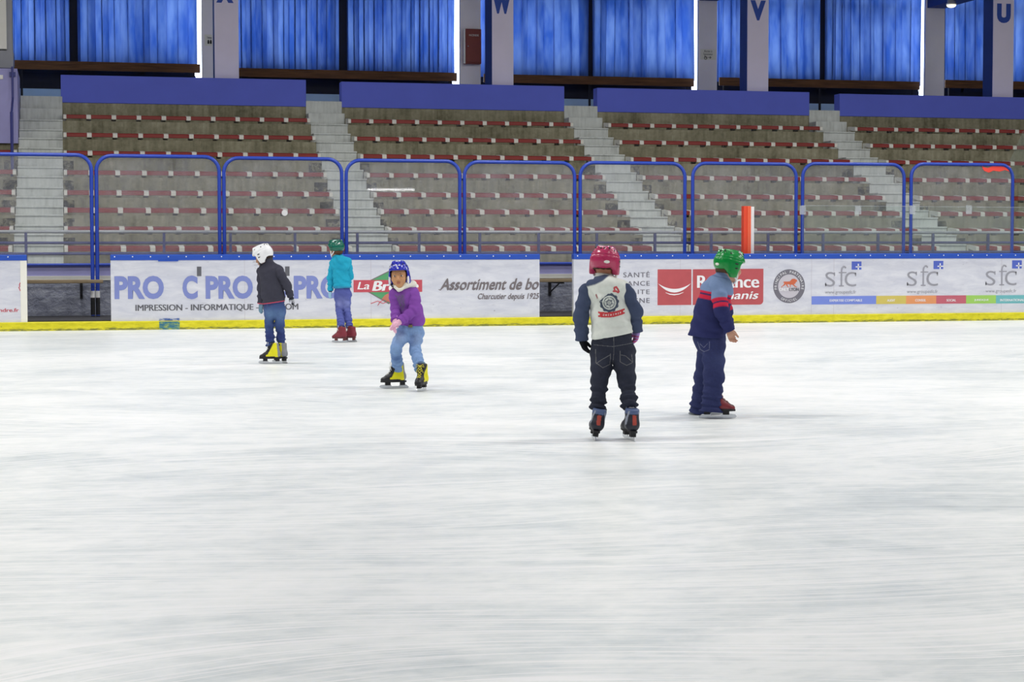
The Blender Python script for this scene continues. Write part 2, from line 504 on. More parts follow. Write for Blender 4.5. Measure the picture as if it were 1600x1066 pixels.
for i in range(5):
    x0, x1 = all_px[i] - (0.6 if i == 0 else 0), all_px[i + 1] + (0.3 if i == 4 else 0)
    w = MB().box(x0, x1, D_WIN + 0.34, D_WIN + 0.36, 4.96, 10.1)
    wo = struct('window_%d' % (i + 1), w, M['window'])
    fr = MB()
    for zz, hh in ((zs, 0.34), (7.28, 0.20), (9.2, 0.2)):
        if i < 4: fr.box(x0 + .4, GAPS[i][0] - .02, D_WIN + 0.24, D_WIN + 0.42, zz, zz + hh)
        else: fr.box(x0 + .4, x1, D_WIN + 0.24, D_WIN + 0.42, zz, zz + hh)
    mid = [ax((119, 537, 921.5, 1283, 1700)[i], D_WIN + .15)]
    for xx in mid + [x0 + 1.2, x1 - 1.5]:
        hw = 0.13 if xx in mid else 0.04
        fr.box(xx - hw, xx + hw, D_WIN + (0.10 if xx in mid else 0.24), D_WIN + 0.42, zs, 10.1)
    fr.build('window_frame', M['dark'], wo)

# concourse behind the parapet
struct('floor_concourse', MB().box(XL, XR, D_P + 0.32, D_WIN + 0.25, Z_C - 0.25, Z_C), M['step'])

# terraced stand
ST = [(-0.93, -0.09), (4.945, 5.715), (10.64, 11.405), (16.42, 17.17), (22.22, 22.98)]
poly = [(D_W + 0.02, 0.0), (D_W + 0.02, 0.80), (ROW_D[0], 0.80)]
for i in range(8):
    poly += [(ROW_D[i], TREAD[i])]
    poly += [(ROW_D[i + 1] if i < 7 else D_P + .01, TREAD[i])]
poly += [(D_P + .01, 4.29), (D_P + 0.32, 4.29), (D_P + 0.32, 0.0)]
struct('terrace', MB().prism(poly, 'x', XL, XR), M['concrete'], label='terraced grey concrete stand behind the rink')
# flights: painted steps, two to each terrace
for k, (a, b) in enumerate(ST):
    mb = MB()
    prev = 0.80
    for i in range(8):
        mid_z = (prev + TREAD[i]) / 2
        mb.box(a, b, ROW_D[i] - 0.41, ROW_D[i] + 0.01, prev - 0.02, mid_z - 0.03)
        mb.box(a - .004, b + .004, ROW_D[i] - 0.435, ROW_D[i] + 0.01, mid_z - 0.03, mid_z, 0.008)
        nxt = ROW_D[i + 1] if i < 7 else D_P
        mb.box(a, b, ROW_D[i] - 0.012, nxt + 0.02, TREAD[i] - 0.21, TREAD[i] - 0.018)
        mb.box(a - .004, b + .004, ROW_D[i] - 0.037, nxt + 0.02, TREAD[i] - 0.018, TREAD[i] + 0.012, 0.008)
        prev = TREAD[i]
    mb.box(a, b, D_P - 0.41, D_P + 0.34, prev - 0.02, (prev + Z_C) / 2, 0.012)
    mb.box(a, b, D_P - 0.02, D_P + 0.36, prev, Z_C + 0.015, 0.012)
    nm = ['at the left edge of the stand', 'second from the left', 'behind the person in the white hooded top', 'second from the right', 'beyond the right end']
    struct('stair_flight', mb, M['step'], label='pale painted concrete stairs ' + nm[k])
# dark mottled patches on the risers beside the steps
t = NT('dark_mottle').set(0.95, 0, 0.1)
t.bsdf.inputs['Base Color'].default_value = rgb(52, 50, 42)
tr_ = t.n('ShaderNodeBsdfTransparent')
nz_ = t.ramp(t.noise(t.coords('Object'), 8, 4, 0.7), [(0.40, 0.0), (0.66, 0.7)])
ms_ = t.n('ShaderNodeMixShader'); t.l(nz_, ms_.inputs[0]); t.l(tr_.outputs[0], ms_.inputs[1]); t.l(t.bsdf.outputs[0], ms_.inputs[2]); t.l(ms_.outputs[0], t.out.inputs[0])
mb = MB()
for k, (a, b) in enumerate(ST[:4]):
    prev = 0.80
    for i in range(6):
        zt_ = prev + (TREAD[i] - prev) * .84
        for x0_, x1_ in ((a - .26, a), (b, b + .20)):
            if i: mb.box(x0_, x1_, ROW_D[i] - .0025, ROW_D[i] - .001, prev + .06, zt_)
        prev = TREAD[i]
so = struct('dark_patch', mb, t.m); so['kind'] = 'structure'; so['label'] = 'dark patches on the concrete beside the stairs'
# parapets on top of the last terrace, open at the stairs
for k in range(4):
    a, b = ST[k][1] - (0.01 if k else 0.03), ST[k + 1][0] + 0.005
    struct('parapet', MB().box(a, b, D_P - 0.01, D_P + 0.30, 4.29, 4.86 - 0.02 * k, 0.01), M['parapet'])
# ground behind the boards and the stand's front wall
struct('floor_walkway', MB().box(XL, XR, D_B + 0.13, D_W + 0.05, -0.05, 0.15), M['box_floor'], label='dark floor of the players boxes')
struct('wall_stand', MB().box(XL, XR, D_W, D_W + 0.12, 0.15, 0.735), M['render'], label='rough grey wall at the foot of the stand')
struct('trim_2', MB().box(XL, XR, D_W - 0.02, D_W + 0.12, 0.735, 0.81), M['cream'], label='pale grey strip above the rough wall')
struct('wall_stand_upper', MB().box(XL, XR, D_W + 0.01, D_W + 0.12, 0.81, 0.97), M['purple_wall'], label='lilac band along the top of the front wall')

# columns and posts
def text_mesh(body, x0, x1, z0, z1, D, mat, parent, name='lettering', shear=0.0, offset=0.0, bold=(), th=0.004, space=1.0):
    """text fitted to a rectangle on the plane y = D (facing -y)"""
    c = bpy.data.curves.new('txt', 'FONT')
    c.body = body; c.size = 1; c.shear = shear; c.offset = offset; c.resolution_u = 4
    c.space_character = space
    o = bpy.data.objects.new('txt', c)
    COL.objects.link(o)
    dg = bpy.context.evaluated_depsgraph_get()
    me = bpy.data.meshes.new_from_object(o.evaluated_get(dg))
    vs = [v.co.copy() for v in me.vertices]
    fs = [tuple(p.vertices) for p in me.polygons]
    bpy.data.objects.remove(o); bpy.data.curves.remove(c); bpy.data.meshes.remove(me)
    V, Fc = [], []
    for dx, dy in (bold or [(0, 0)]):
        n = len(V)
        V += [(v.x + dx, v.y + dy, 0.0004 * (n // max(1, len(vs)))) for v in vs]
        Fc += [tuple(i + n for i in f) for f in fs]
    mx0, mx1 = min(v[0] for v in V), max(v[0] for v in V)
    my0, my1 = min(v[1] for v in V), max(v[1] for v in V)
    sx, sz = (x1 - x0) / (mx1 - mx0), (z1 - z0) / (my1 - my0)
    mb = MB()
    mb.add([(x0 + (a - mx0) * sx, D - th - q, z0 + (b - my0) * sz) for a, b, q in V], Fc)
    return mb.build(name, mat, parent)

front_x = [(338, 375.5), (770, 803), (1167.5, 1200), (1550, 1581.5)]
zb_beam = az(1450, 14, D_POST)
for k, ((ua, ub), L_) in enumerate(zip(front_x, 'XWVU')):
    a, b = ax(ua, D_COL), ax(ub, D_COL)
    dpt = (0.5, 0.72, 0.5, 0.5)[k]
    c = struct('column', MB().box(a, b, D_COL, D_COL + 0.03, Z_C, 10.6), M['col_grey'], label='pale front column marked %s' % L_)
    MB().box(a + 0.002, b - 0.002, D_COL + 0.03, D_COL + dpt, Z_C, 10.6).build('column_side', M['col_blue'], c)
    bx = {'X': (352 - 11, 368, -32, 3), 'W': (769.5, 800, -14.5, 21), 'V': (1171.5, 1195.5, 1, 32.5), 'U': (1555, 1576.5, 7, 37.5)}[L_]
    text_mesh(L_, ax(bx[0], D_COL), ax(bx[1], D_COL), az(bx[0], bx[3], D_COL), az(bx[0], bx[2], D_COL), D_COL, M['letter_blue'], c, 'letter', offset=0.075)
    pa, pb = post_x[k]
    struct('column_rear', MB().box(pa, pb, D_POST, D_POST + 0.10, Z_C, 10.6), M['post_grey'], label='pale rear post behind the column marked %s' % L_)
    struct('beam', MB().box((pa + pb) / 2 - 0.22, (pa + pb) / 2 + 0.24, D_COL + dpt, D_POST, zb_beam, zb_beam + 0.75), M['col_blue'])

# curtains: two drawn panels to each bay, hanging to the rail board
def curtain(x0, x1, label, seed):
    rnd = random.Random(seed)
    nx = max(24, int((x1 - x0) / 0.018))
    zz = [5.40, 5.55, 5.8, 6.3, 7.0, 8.0, 9.0, 10.05]
    ph, phs = 0.0, []
    freq = rnd.uniform(20, 26)
    amp = []
    for i in range(nx + 1):
        phs.append(ph)
        amp.append(0.06 + 0.04 * math.sin(i * 0.045 + seed) ** 2 + 0.012 * math.sin(i * .21 + seed * 2))
        freq += rnd.uniform(-1.4, 1.4); freq = min(34, max(12, freq))
        ph += freq * (x1 - x0) / nx
    mb = MB()
    vs, fs = [], []
    for j, z in enumerate(zz):
        for i in range(nx + 1):
            x = x0 + (x1 - x0) * i / nx
            p = phs[i] + 0.14 * math.sin(z * 1.1 + i * 0.03 + seed)
            xx = x + 0.044 * math.sin(2 * p + 0.6) * (0.8 + 0.2 * math.sin(i * .07))
            xx = min(max(xx, x0 - .02), x1 + .02)
            vs.append((xx, D_WIN + amp[i] * math.sin(p) + 0.012 * math.sin(3.1 * p + z), z))
    for j in range(len(zz) - 1):
        for i in range(nx):
            a = j * (nx + 1) + i
            fs.append((a, a + 1, a + nx + 2, a + nx + 1))
    mb.add(vs, fs)
    o = mb.build('curtain', M['curtain'], None, True)
    return tag(o, label, 'curtain', 'blue curtains along the back windows')

def cpx(u): return ax(u, D_WIN)
spans = [(22, 114, 'blue curtain at the far left of the hall, above the first stairs'),
         (124, 312, 'blue curtain left of the column marked X, reaching its bright gap'),
         (336, 531, 'blue curtain to the right of the column marked X'),
         (543, 711, 'blue curtain left of the red cabinet, reaching the bright gap'),
         (742, 918, 'blue curtain behind and right of the column marked W'),
         (925, 1083, 'blue curtain left of the bright gap by the small white access notice'),
         (1108, 1279, 'blue curtain behind and right of the column marked V'),
         (1287, 1437, 'blue curtain left of the bright gap by the round wall lamp'),
         (1462, 1625, 'blue curtain behind the column marked U at the right edge')]
for i, (a, b, lb) in enumerate(spans):
    curtain(cpx(a), cpx(b), lb, i + 3)
# brown boards hung in front of the curtain hems, one per bay
D_R = D_WIN - 0.35
for (ua, va, ub, vb, lb) in ((26, 90, 315.5, 101, 'brown wooden board under the curtains left of the column marked X'),
                             (349, 103, 717.5, 115, 'brown wooden board under the curtains between columns X and W'),
                             (757, 115.5, 1088, 123, 'brown wooden board under the curtains between columns W and V'),
                             (1124, 123.5, 1443.5, 127.5, 'brown wooden board under the curtains between columns V and U'),
                             (1476, 128, 1640, 128.8, 'brown wooden board under the curtain right of the column marked U')):
    x0, x1 = ax(ua, D_R), ax(ub, D_R)
    x1 = min([x1] + [p[0] - .02 for p in post_x if p[0] > x0 + .5])
    x0 = max([x0] + [p[1] + .02 for p in post_x if p[1] < x1 - .5])
    za, zb = az(ua, va, D_R), az(ub, vb, D_R)
    z1 = (za + zb) / 2
    t_ = empty('wooden_board', ((x0 + x1) / 2, D_R, Z_C), lb, 'wooden rail', 'brown boards under the curtains')
    MB().box(x0, x1, D_R, D_R + 0.06, z1 - 0.20, z1, 0.008).build('board', M['wood'], t_)
    n = max(2, int((x1 - x0) / 1.6))
    for q in range(n):
        xx = x0 + 0.15 + (x1 - x0 - 0.3) * q / max(1, n - 1)
        MB().box(xx - 0.025, xx + 0.025, D_R + 0.06, D_R + 0.1, Z_C, z1 - 0.03).build('support', M['dark'], t_)

# red fire cabinet on the rear post, notices, wall lamp
D_F = D_POST
cb = empty('fire_cabinet', (ax(737, D_F), D_F, az(737, 101, D_F)), 'dark red metal cabinet hung on the rear post left of the column marked W', 'cabinet')
x0, x1, z0, z1 = ax(725, D_F), ax(750.3, D_F), az(737, 100.8, D_F), az(737, 46.5, D_F)
MB().box(x0, x1, D_F - 0.2, D_F - 0.005, z0, z1, 0.012).build('case', M['cabinet_red'], cb)
MB().box(x0 - 0.035, x0 + 0.005, D_F - 0.21, D_F - 0.19, z0, z1).build('bright_edge', M['white'], cb)
MB().box(x0 + 0.03, x1 - 0.025, D_F - 0.212, D_F - 0.2, z0 + 0.03, z1 - 0.03, 0.004).build('door', M['cabinet_red'], cb)
text_mesh('INCENDIE', ax(731, D_F), ax(746, D_F), az(737, 58, D_F), az(737, 55, D_F), D_F - 0.213, M['cream'], cb)
MB().ell((x0 + 0.07, D_F - 0.22, (z0 + z1) / 2), .015, .012, .015).build('knob', M['steel'], cb)

sg = empty('toilet_notice', (ax(328, D_F), D_F, az(328, 70, D_F)), 'small white toilets notice with two black figures on the rear post by column X', 'sign')
MB().box(ax(322.5, D_F), ax(334, D_F), D_F - 0.012, D_F - 0.002, az(328, 70.5, D_F), az(328, 53, D_F)).build('plate', M['cream'], sg)
text_mesh('Toilettes', ax(326, D_F), ax(333.5, D_F), az(328, 59.5, D_F), az(328, 56, D_F), D_F - 0.012, M['black'], sg, bold=[(0, 0), (.04, 0)])
fg = MB()
for uu in (328.3, 332):
    xx = ax(uu, D_F)
    fg.ell((xx, D_F - 0.014, az(uu, 62.5, D_F)), .018, .003, .018)
    fg.box(xx - .022, xx + .022, D_F - .016, D_F - .012, az(uu, 67.5, D_F), az(uu, 63.3, D_F))
fg.build('pictogram', M['black'], sg)
sg = empty('access_notice', (ax(1105.5, D_F), D_F, az(1105.5, 94, D_F)), 'small white access notice with a wheelchair sign on the rear post by column V', 'sign')
MB().box(ax(1094, D_F), ax(1118, D_F), D_F - 0.012, D_F - 0.002, az(1105, 94.3, D_F), az(1105, 77.7, D_F)).build('plate', M['cream'], sg)
text_mesh('Accès à', ax(1099.5, D_F), ax(1112, D_F), az(1105, 82.5, D_F), az(1105, 79, D_F), D_F - 0.012, M['black'], sg)
text_mesh("l'ascenseur", ax(1098.5, D_F), ax(1113, D_F), az(1105, 87, D_F), az(1105, 83.4, D_F), D_F - 0.012, M['black'], sg)
fg = MB()
cx, cz = ax(1102, D_F), az(1102, 90.5, D_F)
fg.tube([(cx + .035 * math.cos(a), D_F - .014, cz - .012 + .035 * math.sin(a)) for a in [i * PI / 8 for i in range(16)]], .006, 5, True)
fg.tube([(cx - .02, D_F - .014, cz + .05), (cx - .01, D_F - .014, cz), (cx + .03, D_F - .014, cz - .01)], .007, 5)
cx = ax(1108, D_F)
fg.tube([(cx - .03, D_F - .014, cz), (cx + .04, D_F - .014, cz)], .007, 5)
fg.tube([(cx + .01, D_F - .014, cz + .03), (cx + .04, D_F - .014, cz), (cx + .01, D_F - .014, cz - .03)], .006, 5)
fg.build('pictogram', M['black'], sg)

DL = 41.2
lx, lz = ax(1484, DL), az(1484, 9.0, DL)
lp = empty('bulkhead_lamp', (lx, DL, lz), 'round glowing bulkhead lamp under the blue beam by the column marked U', 'lamp')
MB().ell((lx, DL, lz - 0.012), .115, .115, .06, seg=20, rings=10).build('lamp_shade', M['lamp'], lp, True)
MB().tube([(lx, DL, lz + 0.0), (lx, DL, lz + 0.03)], [.122, .122], 20).build('rim', M['cream'], lp, True)
MB().tube([(lx, DL, lz + 0.03), (lx, DL, zb_beam + 0.02)], [.10, .10], 16).build('base', M['grey'], lp, True)

# cabin at the left edge
struct('wall_cabin', MB().box(XL, ST[0][0] - 0.01, 37.35, D_P + .3, TREAD[5] + .3, az(10, 105, 37.35)), M['purple_wall'], label='lilac cabin wall beside the first stairs')
DCAB = 38.2
struct('trim_3', MB().box(XL, ax(24, DCAB), DCAB, DCAB + 0.6, az(10, 104, DCAB), az(10, 77, DCAB)), M['grey'])
struct('wall_cabin_upper', MB().box(XL, ax(14.5, DCAB), DCAB - .05, DCAB + 0.5, az(10, 75, DCAB), 10.6), M['cream'], label='cream panel above the cabin at the left edge')
struct('trim_4', MB().box(ax(14.5, DCAB) - .001, ax(23.5, DCAB), DCAB, DCAB + 0.5, az(10, 77, DCAB), 10.6), M['grey'])
sw = empty('wall_switch', (ax(4, 37.35), 37.35, az(4, 119, 37.35)), 'small cream switch plate on the lilac cabin wall', 'switch')
MB().box(ax(1, 37.35), ax(8, 37.35), 37.325, 37.348, az(4, 122, 37.35), az(4, 115.5, 37.35), 0.006).build('plate', M['cream'], sw)
MB().box(ax(3, 37.35), ax(6, 37.35), 37.318, 37.326, az(4, 120.5, 37.35), az(4, 117, 37.35), 0.003).build('rocker', M['white'], sw)
# handrail climbing the stairs along the cabin
hx = -1.02
hr = empty('stair_handrail', (hx, 36.0, TREAD[4]), 'dark blue tubular handrail on the left side of the first stairs', 'handrail')
MB().tube([(-1.03, 36.35, 3.87), (-1.03, 37.28, 4.22), (-1.03, 37.28, 4.83)], 0.022, 8).build('rail', M['rail_blue'], hr, True)
MB().tube([(-1.03, 36.35, TREAD[4]), (-1.03, 36.35, 3.88)], 0.03, 8).build('post', M['rail_blue'], hr, True)
MB().box(-1.09, -0.97, 37.30, 37.345, az(22, 118, 37.35), az(22, 111, 37.35)).build('bracket', M['rail_blue'], hr)

# ------------------------------------------------------------------ benches on the terraces
def make_bench(n, x0, L, i, label):
    y0, z = ROW_D[i] + 0.02, TREAD[i]
    root = empty('bench', (x0, y0, z), label, 'bench', 'red benches on the terraces')
    pitch = 5.0 / 10
    seat_poly = [(0.0, 0.050), (0.0, 0.112), (0.012, 0.124), (0.36, 0.150), (0.372, 0.142), (0.372, 0.095), (0.03, 0.046)]
    clip_poly = [(-0.014, 0.040), (-0.014, 0.112), (0.006, 0.127), (0.36, 0.158), (0.384, 0.150), (0.384, 0.0), (0.31, 0.0), (0.31, 0.085), (0.06, 0.036), (0.0, 0.034)]
    for k in range(n):
        MB().prism(seat_poly, 'x', k * pitch + 0.04, (k + 1) * pitch - 0.04).build('seat_plank', M['red_seat'], root, world=False)
    for k in range(n + 1):
        a = k * pitch - 0.045
        b = k * pitch + 0.045
        if k == 0: a, b = 0.0, 0.06
        if k == n: a, b = n * pitch - 0.06, n * pitch
        MB().prism(clip_poly, 'x', a, b).build('bracket', M['clip_white'], root, world=False)
    root.scale = (L / (n * pitch), 1, 1)
    return root
def copy_tree(o, parent=None):
    c = o.copy(); COL.objects.link(c)
    if parent is not None:
        c.parent = parent
    for ch in [q for q in bpy.data.objects if q.parent == o]:
        copy_tree(ch, c)
    return c
ORD = ['lowest row', 'second row up', 'third row up', 'fourth row up', 'fifth row up', 'sixth row up', 'seventh row up', 'top row']
BLK = ['between first and second stairs', 'between second and third stairs', 'between third and fourth stairs', 'right of the fourth stairs']
protos = None
for bi in range(4):
    a, b = ST[bi][1] + 0.015, ST[bi + 1][0] - 0.015
    for i in range(8):
        lb = 'red bench with white brackets, %s, %s' % (ORD[i], BLK[bi])
        if protos is None:
            protos = make_bench(10, a, b - a, i, lb)
            kids_ = [q for q in bpy.data.objects if q.parent == protos]
            continue
        r = protos.copy(); COL.objects.link(r)
        for q in kids_:
            c = q.copy(); c.parent = r; COL.objects.link(c)
        r.location = (a, ROW_D[i] + 0.02, TREAD[i])
        r.scale = ((b - a) / 5.0, 1, 1)
        r['label'] = lb
for i in range(6):
    make_bench(2, ST[0][0] - 0.02 - 1.0, 1.0, i, 'red bench with white brackets, %s, left of the first stairs' % ORD[i])

# ------------------------------------------------------------------ guard rail along the front of the stand
gd = D_W + 0.06
gr = empty('guard_rail', (8, gd, 0.97), 'long blue guard rail with a pale grey top tube along the front of the stand', 'railing')
g0, g1 = -12.0, 34.0
MB().tube([(g0, gd, 1.535), (g1, gd, 1.555)], 0.028, 10).build('top_tube', M['rail_grey'], gr, True)['label'] = 'pale grey top tube'
MB().tube([(g0, gd, 1.35), (g1, gd, 1.365)], 0.024, 8).build('rail', M['rail_blue'], gr, True)
MB().tube([(g0, gd, 1.17), (g1, gd, 1.19)], 0.024, 8).build('rail', M['rail_blue'], gr, True)
MB().box(g0, g1, gd - 0.08, gd + 0.05, 0.965, 1.0).build('base_rail', M['rail_blue'], gr)
for u in (-60, 40, 150, 256, 360, 461, 558.5, 655, 750, 842, 933, 1024, 1112, 1201, 1287, 1373, 1459, 1545, 1632):
    x = ax(u, gd)
    MB().box(x - .022, x + .022, gd - .022, gd + .022, 0.99, 1.53).build('post', M['rail_blue'], gr)

# ------------------------------------------------------------------ players' benches against the wall
for (ua, ub, br, lb) in ((20, 160, (129,), 'brown plank bench behind the left gap in the boards'),
                         (830, 925, (884,), 'brown plank bench behind the gap beside the person in the white hooded top')):
    d0 = 30.18
    x0, x1 = ax(ua, d0), ax(ub, d0)
    bn = empty('players_bench', ((x0 + x1) / 2, d0 + 0.2, 0.15), lb, 'bench', 'plank benches in the players boxes')
    zt = az(ua + 30, 437, d0)
    MB().box(x0, x1, d0, d0 + 0.32, zt - 0.045, zt + 0.01, 0.01).build('plank', M['bench_wood'], bn)
    for u in br + ((ua + 14,) if ub < 400 else ()):
        x = ax(u, d0)
        b_ = MB().box(x - .05, x - .005, D_W - .05, D_W, 0.15 + 0.28, zt - .045)
        b_.box(x - .045, x - .01, d0 + .03, D_W, zt - .075, zt - .045)
        b_.tube([(x - .03, d0 + .25, zt - .06), (x - .03, D_W - .02, 0.48)], .014, 6)
        b_.build('bracket', M['black'], bn)

# ================================================================== BOARDS, GLASS
Z_CAP0, Z_CAP1, Z_K = 1.075, 1.165, 0.135
def bx(u): return ax(u, D_B)
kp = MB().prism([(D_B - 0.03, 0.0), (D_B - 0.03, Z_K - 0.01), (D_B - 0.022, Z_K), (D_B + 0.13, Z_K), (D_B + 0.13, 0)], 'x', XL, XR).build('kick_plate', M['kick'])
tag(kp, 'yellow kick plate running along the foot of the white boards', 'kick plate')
# worn blue zone line carried over the kick plate
t = NT('worn_blue').set(0.6, 0, 0.3)
k = t.noise(t.coords('Object', (1, 1, 2.2)), 16, 5, 0.7)
t.color(t.ramp(k, [(0.42, rgb(60, 116, 140)), (0.55, rgb(110, 150, 120)), (0.66, rgb(196, 192, 60))]))
MB().box(bx(247), bx(279), D_B - 0.0325, D_B - 0.029, 0.002, Z_K - 0.008).build('zone_mark', t.m, kp)
t = NT('worn_blue_cap').set(0.6, 0, 0.3)
k = t.noise(t.coords('Object', (1, 1, 5)), 14, 4, 0.7)
t.color(t.ramp(k, [(0.46, rgb(70, 100, 170)), (0.6, rgb(205, 208, 222))]))
worn_blue = t.m

def board(x0, x1, label, end_l=False, end_r=False):
    r = empty('dasher_board', ((x0 + x1) / 2, D_B + 0.05, Z_K), label, 'rink board')
    MB().box(x0, x1, D_B, D_B + 0.10, Z_K, Z_CAP0).build('panel', M['board'], r)
    MB().box(x0 - .004, x1 + .004, D_B - 0.02, D_B + 0.13, Z_CAP0, Z_CAP1, 0.012).build('cap_rail', M['cap_blue'], r)['label'] = 'blue cap rail'
    sc = MB()
    x = x0 + 0.06
    while x < x1:
        sc.ell((x, D_B - 0.021, Z_CAP0 + 0.055), .010, .004, .010, seg=8, rings=5)
        x += 0.272
    sc.build('screw_heads', M['white'], r)
    return r
bL = board(-20.0, bx(40.5), 'white rink board at the left edge, ending in a cream post')
bM = board(bx(172), bx(843.5), 'long white rink board with violet lettering and a red food banner')
bR = board(bx(897), 40.0, 'white rink board on the right with red panel, round badge and coloured strip')
MB().box(bx(30.5), bx(40.5) + .002, D_B - 0.006, D_B + 0.104, Z_K, Z_CAP0).build('end_post', M['cream'], bL)['label'] = 'cream end post'
# panel joints
for br, us in ((bM, (381.6, 579.5)), (bR, (1064, 1269.5, 1304.5, 1567))):
    for u in us:
        MB().box(bx(u) - .003, bx(u) + .003, D_B - .0015, D_B + .01, Z_K, Z_CAP0).build('joint', M['ad_pale'], br)
MB().box(bx(247), bx(279), D_B - .003, D_B, Z_K + .002, Z_K + 0.04).build('zone_mark', worn_blue, bM)
MB().box(bx(246.5), bx(278), D_B - .021, D_B, Z_CAP0 - 0.016, Z_CAP0 + .004).build('cap_patch', M['cap_blue'], bM)

def T(body, u0, u1, v0, v1, mat, parent, **kw):
    um = (u0 + u1) / 2
    return text_mesh(body, bx(u0), bx(u1), az(um, v1, D_B), az(um, v0, D_B), D_B, mat, parent, **kw)
def Q(u0, u1, v0, v1, mat, parent, name, th=0.003):
    um = (u0 + u1) / 2
    return MB().box(bx(u0), bx(u1), D_B - th, D_B + .001, az(um, v1, D_B), az(um, v0, D_B)).build(name, mat, parent)
def polyB(pts, mat, parent, name, th=0.003):
    return MB().prism([(bx(u), az(u, v, D_B)) for u, v in pts], 'y', D_B - th, D_B + .001).build(name, mat, parent)
def stroke(pts, w, mat, parent, name, th=0.004, closed=False):
    return MB().tube([(bx(u), D_B - th * .2, az(u, v, D_B)) for u, v in pts], w, 5, closed).build(name, mat, parent)

vio, drk = M['ad_violet'], M['ad_dark']
for u0, u1 in ((177.6, 255), (320.4, 394.4), (458.5, 532)):
    T('PRO', u0, u1, 429.8, 466.3, vio, bM, offset=0.045)
for du in (0, 138):
    T('C', 284.2 + du, 308 + du, 429.5, 466.5, vio, bM, offset=0.045)
    Q(307 + du, 314 + du, 415.6, 430.4, drk, bM, 'apostrophe', 0.004)
T('IMPRESSION - INFORMATIQUE - TELECOM', 210, 465.5, 474.3, 485.6, drk, bM, bold=[(0, 0), (.03, 0), (.06, 0)])
# red banner with the green diamond
polyB([(559, 447), (611, 421), (657, 446), (607, 475)], M['ad_brown'], bM, 'diamond_edge', 0.002)
polyB([(562, 447), (611, 422.8), (654, 446), (607, 473)], M['ad_green'], bM, 'diamond', 0.003)
polyB([(611, 472), (596, 467), (601, 461), (612, 455), (630, 452), (645, 456), (640, 461), (620, 468)], M['ad_tan'], bM, 'poultry_mark', 0.0045)
MB().tube([(bx(u), D_B - .004, az(u, v, D_B)) for u, v in ((579, 474), (590, 470), (598, 474), (606, 470), (612, 474), (622, 471))], 0.006, 5).build('poultry_sketch', M['ad_banner'], bM)
MB().tube([(bx(u), D_B - .004, az(u, v, D_B)) for u, v in ((590, 477), (594, 471), (600, 468), (608, 471))], 0.005, 5).build('poultry_sketch', M['ad_banner'], bM)
Q(552.2, 659.6, 437.2, 456, M['ad_banner'], bM, 'banner', 0.005)
bi = [(0, 0), (.05, .01), (.09, .02)]
text_mesh('La', bx(558), bx(577), az(567, 451.8, D_B), az(567, 440.2, D_B), D_B - .0015, M['ad_white'], bM, shear=.2, bold=[(0, 0), (.03, .01)], th=.005)
text_mesh('Bresse', bx(581), bx(654), az(617, 454.2, D_B), az(617, 438.6, D_B), D_B - .0015, M['ad_white'], bM, shear=.2, bold=bi, th=.005)
nib = [(q * .011, q * .010) for q in range(-3, 4)]
T('Assortiment de bo', 687, 842.6, 434.8, 453.4, M['ad_brown'], bM, shear=.32, bold=nib)
T('Charcutier depuis 1925', 746.6, 843, 458.3, 470.3, M['ad_brown'], bM, shear=.25, bold=[(q * .009, q * .008) for q in range(-3, 4)])
MB().tube([(bx(u), D_B - .002, az(u, v, D_B)) for u, v in ((685.5, 452), (688, 453), (692, 449.5), (697, 445.5), (706, 445))], [.006, .009, .008, .007, .006], 5).build('swash', M['ad_brown'], bM)

# right board
for s, u0, v0, v1 in (('SANTÉ', 974.6, 424.2, 434), ('PRÉVOYANCE', 931, 438, 447.2), ('RETRAITE', 953, 453.2, 460.2), ('ÉPARGNE', 957, 464.2, 474.2)):
    T(s, u0, 1016, v0, v1, M['ad_mid'], bR, bold=[(0, 0), (.02, 0)], space=1.15)
red = M['ad_red']
Q(1028.4, 1081.2, 421.6, 477.4, red, bR, 'red_square')
pts = [(1083.6, 477.4), (1083.6, 421.6), (1194, 421)]
for k in range(7):
    a = k / 6 * PI / 2
    pts.append((1188 + 6 * math.cos(a), 471 + 6 * math.sin(a)))
polyB(pts, red, bR, 'red_panel')
up_, dn_ = [], []
for k in range(17):
    f = k / 16
    u = 1029 + 51.5 * f
    q = 1 - (2 * f - 1) ** 2
    up_.append((u, 443.6 + 8.6 * q)); dn_.append((u, 443.6 + 14.2 * q))
mbs = MB()
for k in range(16):
    mbs.prism([(bx(a), az(a, b, D_B)) for a, b in (up_[k], up_[k + 1], dn_[k + 1], dn_[k])], 'y', D_B - .006, D_B)
mbs.build('smile', M['ad_white'], bR)
MB().tube([(bx(u), D_B - .003, az(u, v, D_B)) for u, v in ((1041, 458), (1048, 460.6), (1055, 461.2), (1062, 460.3), (1069, 457.4))], [.003, .008, .01, .008, .003], 5).build('smile', M['ad_white'], bR)
text_mesh('Radiance', bx(1090), bx(1187.4), az(1138, 450.6, D_B), az(1138, 431.3, D_B), D_B - .002, M['ad_white'], bR, bold=[(0, 0), (.03, 0), (.06, 0)], th=.005)
text_mesh('humanis', bx(1104), bx(1186.5), az(1138, 468.6, D_B), az(1138, 455.6, D_B), D_B - .002, M['ad_white'], bR, shear=.22, bold=[(0, 0), (.02, .02), (.04, .03)], th=.005)
